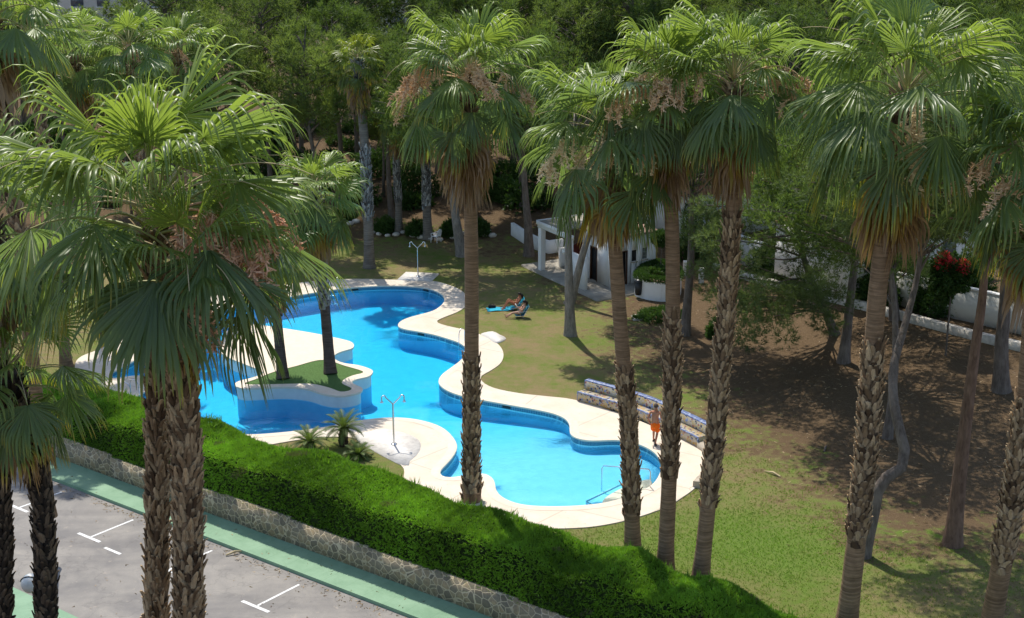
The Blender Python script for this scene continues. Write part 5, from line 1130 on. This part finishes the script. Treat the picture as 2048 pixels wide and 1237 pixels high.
def person(label, base, J, skin, hair, hands, parts, face_dir, headc, extra_radii=None):
    t = thing('person', base, label, 'person')
    E = [('pelvis', 'waist'), ('waist', 'chest'), ('chest', 'neck'), ('neck', 'head0'), ('head0', 'head1'), ('chest', 'lsh'), ('lsh', 'lel'), ('lel', 'lwr'), ('chest', 'rsh'), ('rsh', 'rel'), ('rel', 'rwr'), ('pelvis', 'lhip'), ('lhip', 'lkn'), ('lkn', 'lcalf'), ('lcalf', 'lan'), ('lan', 'ltoe'), ('pelvis', 'rhip'), ('rhip', 'rkn'), ('rkn', 'rcalf'), ('rcalf', 'ran'), ('ran', 'rtoe')]
    J = {k: np.array(v, float) for k, v in J.items()}
    for s in 'lr': J[s+'calf'] = J[s+'kn']*.68+J[s+'an']*.32
    R = dict(pelvis=(.15, .115), waist=(.14, .105), chest=(.155, .115), neck=(.058, .058), head0=(.075, .085), head1=(.078, .095))
    for s in 'lr': R.update({s+'sh': .058, s+'el': .042, s+'wr': .028, s+'hip': .088, s+'kn': .058, s+'calf': .055, s+'an': .036, s+'toe': .03})
    R.update(extra_radii or {})
    V, F = skin_mesh(J, E, R, 0); mb = MB(); mb.add(V, F)
    for h in hands:
        for V, F in hand(*h): mb.add(V, F)
    # face: nose, ears, brow and lips as small forms blended into the head mass
    f = norm(face_dir); up = norm(J['head1']-J['head0']); sd = np.cross(f, up); hc = (J['head0']+J['head1'])/2
    ball(mb, hc+f*.098-up*.01, .016, 0, 8, 6, (.8, 1, 1.3))
    for q in (-1, 1): ball(mb, hc+sd*q*.083, .026, 0, 8, 6, (.5, .8, 1.2))
    body = mb.build('body', skin, t, sm=True)
    mb = MB()
    for q in (-1, 1): ball(mb, hc+f*.083+sd*q*.032+up*.02, .011, 0, 8, 6)
    mb.build('eyes', MAT['dark'], t)
    mb = MB(); ball(mb, hc+f*.086-up*.05, .02, 0, 8, 6, (1, .8, .35)); mb.build('mouth', plain('lips', (.35, .12, .1), .5, .3), t)
    for nm, fn in parts: fn(t, J, up, f, sd, hc)
    return t
Zv3 = np.array([0, 0, 1.0])
# walking man: faces away to the right, back towards the camera
b = at(1309, 888, .04); fw = norm(np.array([.35, .93, 0])); rt = np.array([fw[1], -fw[0], 0])
W = lambda r, f, z: b+rt*r+fw*f+Zv3*z
mj = dict(pelvis=W(0, 0, .93), waist=W(0, .01, 1.1), chest=W(0, .03, 1.32), neck=W(0, .05, 1.48), head0=W(-.01, .08, 1.58), head1=W(-.01, .09, 1.67),
          lsh=W(-.2, .03, 1.41), lel=W(-.29, -.08, 1.16), lwr=W(-.27, .06, .95), rsh=W(.2, .03, 1.41), rel=W(.28, -.03, 1.14), rwr=W(.33, .12, .93),
          lhip=W(-.1, 0, .9), lkn=W(-.1, .2, .51), lan=W(-.12, .27, .1), ltoe=W(-.13, .44, .05), rhip=W(.1, 0, .9), rkn=W(.1, .03, .5), ran=W(.1, -.27, .14), rtoe=W(.11, -.14, .04))
OR = plain('orange_cloth', (.95, .13, .004), .75, .2, .08, 14); HAIRG = plain('short_greyish_brown_hair', (.1, .07, .055), .8, .2, .3, 40)
def shorts(t, J, *a):
    Q = {'p': J['pelvis']+Zv3*.08, 'q': J['pelvis']-Zv3*.05}; R = {'p': (.175, .14), 'q': (.18, .14)}; E = [('p', 'q')]
    for s in 'lr': Q[s+'a'] = J[s+'hip']*.7+J[s+'kn']*.3; Q[s+'b'] = J[s+'hip']*.05+J[s+'kn']*.95; R[s+'a'] = .135; R[s+'b'] = .125; E += [('q', s+'a'), (s+'a', s+'b')]
    V, F = skin_mesh(Q, E, R); mb = MB(); mb.add(V, F); mb.build('shorts', OR, t, sm=True)
def hair_short(t, J, up, f, sd, hc, mat=None, long=False):
    mb = MB(); bm = bmesh.new(); bmesh.ops.create_uvsphere(bm, u_segments=16, v_segments=12, radius=1); bm.verts.index_update()
    V = np.array([v.co[:] for v in bm.verts]); Fc = [[v.index for v in q.verts] for q in bm.faces]; bm.free()
    keep = [q for q in Fc if (V[q].mean(0)[2] > .18-.75*(V[q].mean(0)[1] < .25))]
    WV = hc+up*.035+V[:, :1]*sd*.093+V[:, 1:2]*f*.112+V[:, 2:3]*up*.115
    mb.add(WV, keep); 
    if long: tube(mb, [hc-f*.08+up*.04, hc-f*.12-up*.08, hc-f*.1-up*.24], [.07, .075, .03], 8)
    mb.build('hair', mat or HAIRG, t, sm=True)
def sandals(t, J, *a):
    for s in 'lr':
        d = norm(J[s+'toe']-J[s+'an']); d2 = norm(np.array([d[0], d[1], d[2]])); c = (J[s+'toe']+J[s+'an'])/2+d2*.01; w = norm(np.cross(d2, Zv3)); nn = np.cross(w, d2)
        if s == 'l': d2 = norm([d[0], d[1], 0]); nn = Zv3; c = np.array([c[0], c[1], b[2]+.02])
        else: c = c-nn*.045
        mb = MB(); box(mb, c, (.28, .1, .025), ax=[d2, w, nn], bev=.01); tube(mb, [c+w*.05+d2*.04, c+nn*.06+d2*.05, c-w*.05+d2*.04], .012, 5); mb.build('sandal', MAT['black'], t)
def trunks_end(*a): pass
person('person walking away along the pool in orange shorts and dark sandals, bare back', b, mj, SK, HAIRG,
       [(mj['lwr'], [.1, .1, -1], rt, fw, .4), (mj['rwr'], [.1, .2, -1], -rt, fw, .4)], [('s', shorts), ('h', hair_short), ('f', sandals)], fw, None)
# beach chairs and sunbathers
def beach_chair(label, c, fdir, mat, tilt=.55, bl=.62):
    c = np.array(c, float); f = norm(np.array([fdir[0], fdir[1], 0])); s = np.array([f[1], -f[0], 0]); t = thing('beach_chair', c, label, 'beach chair', 'low blue beach chairs on the lawn')
    bk = norm(-f*math.sin(tilt)+Zv3*math.cos(tilt)); h0 = c-f*.22+Zv3*.17
    mb = MB(); box(mb, c+Zv3*.17, (.44, .5, .02), ax=[f, s, Zv3], bev=.006); mb.build('seat', mat, t)
    mb = MB(); box(mb, h0+bk*bl/2, (bl, .5, .025), ax=[bk, s, np.cross(bk, s)], bev=.01); mb.build('backrest', mat, t)
    for q in (-1, 1):
        mb = MB(); tube(mb, [c+s*q*.27+f*.24, c+s*q*.27+f*.22+Zv3*.17, c+s*q*.27-f*.22+Zv3*.17, h0+s*q*.27+bk*bl], .013, 6); tube(mb, [c+s*q*.27-f*.3, c+s*q*.27-f*.05+Zv3*.2, c+s*q*.27+f*.02+Zv3*.36, h0+s*q*.27+bk*.32], .013, 6); mb.build('frame', MAT['steel'], t)
    return f, s, bk, h0
TURQ = plain('turquoise_cloth', (.02, .36, .5), .75, .2, .15, 7); TEAL = plain('dark_teal_cloth', (.015, .12, .17), .75, .2, .15, 7); BLK = plain('black_swimwear', (.015, .015, .018), .7, .2); HAIRD = plain('dark_hair', (.018, .012, .01), .6, .3, .3, 40)
c1 = at(1029, 620); f1 = norm(np.array([-1, -.12, 0])); fA, sA, bA, hA = beach_chair('turquoise low beach chair under the farther sunbather', c1, f1, TURQ)
c2 = at(1038, 636); f2 = norm(np.array([-1, -.15, 0])); fB, sB, bB, hB = beach_chair('dark teal low beach chair under the nearer sunbather reading', c2, f2, TEAL)
def sitter(c, f, s, bk, h0, knees):
    B = lambda a, q, z: np.array(c)+f*a+s*q+Zv3*z
    pel = B(-.08, 0, .29); wa = pel+bk*.17+f*.03; ch = pel+bk*.38+f*.02; nk = pel+bk*.55+f*.04; h0_ = nk+bk*.08+f*.05; h1 = h0_+Zv3*.08+f*.02
    J = dict(pelvis=pel, waist=wa, chest=ch, neck=nk, head0=h0_, head1=h1)
    for sg_, nm in ((-1, 'l'), (1, 'r')):
        J[nm+'sh'] = ch+bk*.1+s*sg_*.17; J[nm+'hip'] = pel+s*sg_*.09+f*.02
        if knees: J[nm+'kn'] = B(.32, sg_*.1, .58+.03*sg_); J[nm+'an'] = B(.62, sg_*.12, .1); J[nm+'toe'] = B(.8, sg_*.14, .05)
        else: J[nm+'kn'] = B(.36, sg_*.11, .3-.04*sg_); J[nm+'an'] = B(.74, sg_*.13, .09); J[nm+'toe'] = B(.79, sg_*.15, .23)
        J[nm+'el'] = J[nm+'sh']+f*.17+s*sg_*.1-Zv3*.2; J[nm+'wr'] = J[nm+'el']+f*.2-s*sg_*.12+Zv3*(.1 if not knees else .02)
    return J
def suit(t, J, *a):
    mb = MB(); V, F = skin_mesh({'a': J['pelvis']-norm(J['waist']-J['pelvis'])*.03, 'b': J['pelvis']+norm(J['waist']-J['pelvis'])*.09}, [('a', 'b')], {'a': (.225, .175), 'b': (.215, .165)}); mb.add(V, F)
    mb.build('swimsuit', BLK, t, sm=True)
    mb = MB(); u = norm(J['chest']-J['waist']); V, F = skin_mesh({'a': J['chest']-u*.05, 'b': J['chest']+u*.05}, [('a', 'b')], {'a': (.215, .165), 'b': (.215, .165)}); mb.add(V, F); mb.build('swimsuit_top', BLK, t, sm=True)
def hair_long(t, J, up, f, sd, hc): hair_short(t, J, up, f, sd, hc, HAIRD, True)
J1 = sitter(c1, fA, sA, bA, hA, True); J2 = sitter(c2, fB, sB, bB, hB, False)
person('person lounging with raised knees in the turquoise beach chair', c1, J1, SK, HAIRD, [(J1['lwr'], fA-Zv3*.3, -sA, -Zv3, .4), (J1['rwr'], fA-Zv3*.3, sA, -Zv3, .4)], [('s', suit), ('h', hair_long)], fA, None)
person('person reading in the dark teal beach chair with legs stretched out', c2, J2, SK2, HAIRD, [(J2['lwr'], fB+Zv3*.3, -sB, bB, .7), (J2['rwr'], fB+Zv3*.3, sB, bB, .7)], [('s', suit), ('h', hair_long)], fB-Zv3*.4, None)
bk_c = (J2['lwr']+J2['rwr'])/2+fB*.1+Zv3*.1; bo = thing('open_book', bk_c, 'open white book held by the reading sunbather', 'book')
for q in (-1, 1):
    mb = MB(); ax1 = norm(sB*q+fB*.25*-1); upb = norm(Zv3*.85+fB*.5); box(mb, bk_c+ax1*.085, (.17, .23, .012), ax=[ax1, upb, np.cross(ax1, upb)], bev=.003); mb.build('page', plain('paper', (.8, .8, .78), .8, .2, .02), bo)
# towel under the feet of the first sunbather, black bag
mb = MB(); n = 10; tc = at(1000, 619, .02); U2 = norm(np.array([1, .15, 0])); V2 = np.array([-U2[1], U2[0], 0]); gx, gy = np.meshgrid(np.linspace(-.75, .75, 16), np.linspace(-.38, .38, 9)); zz = .03+.018*np.sin(gx*7)*np.cos(gy*9)
Vt = tc+gx.ravel()[:, None]*U2+gy.ravel()[:, None]*V2+np.c_[np.zeros(gx.size), np.zeros(gx.size), zz.ravel()]; i = np.arange(8)[:, None]*16; j = np.arange(15)[None]
mb.add(Vt, np.stack([i+j, i+j+1, i+j+17, i+j+16], -1).reshape(-1, 4)); mb.add(Vt-[0, 0, .02], np.stack([i+j, i+j+16, i+j+17, i+j+1], -1).reshape(-1, 4)); tag(mb.build('beach_towel', TURQ, sm=True), 'turquoise beach towel spread before the farther sunbather', 'towel')
bgc = at(984, 617, 0); bgt = thing('beach_bag', bgc, 'small black bag lying at the far end of the turquoise towel', 'bag'); mb = MB(); box(mb, bgc+[0, 0, .1], (.42, .24, .2), bev=.07); mb.build('body', BLK, bgt); mb = MB(); tube(mb, arc(bgc+[0, 0, .18], .12, 0, math.pi, [1, 0, 0], [0, 0, 1], 9), .012, 5); mb.build('handle', BLK, bgt)
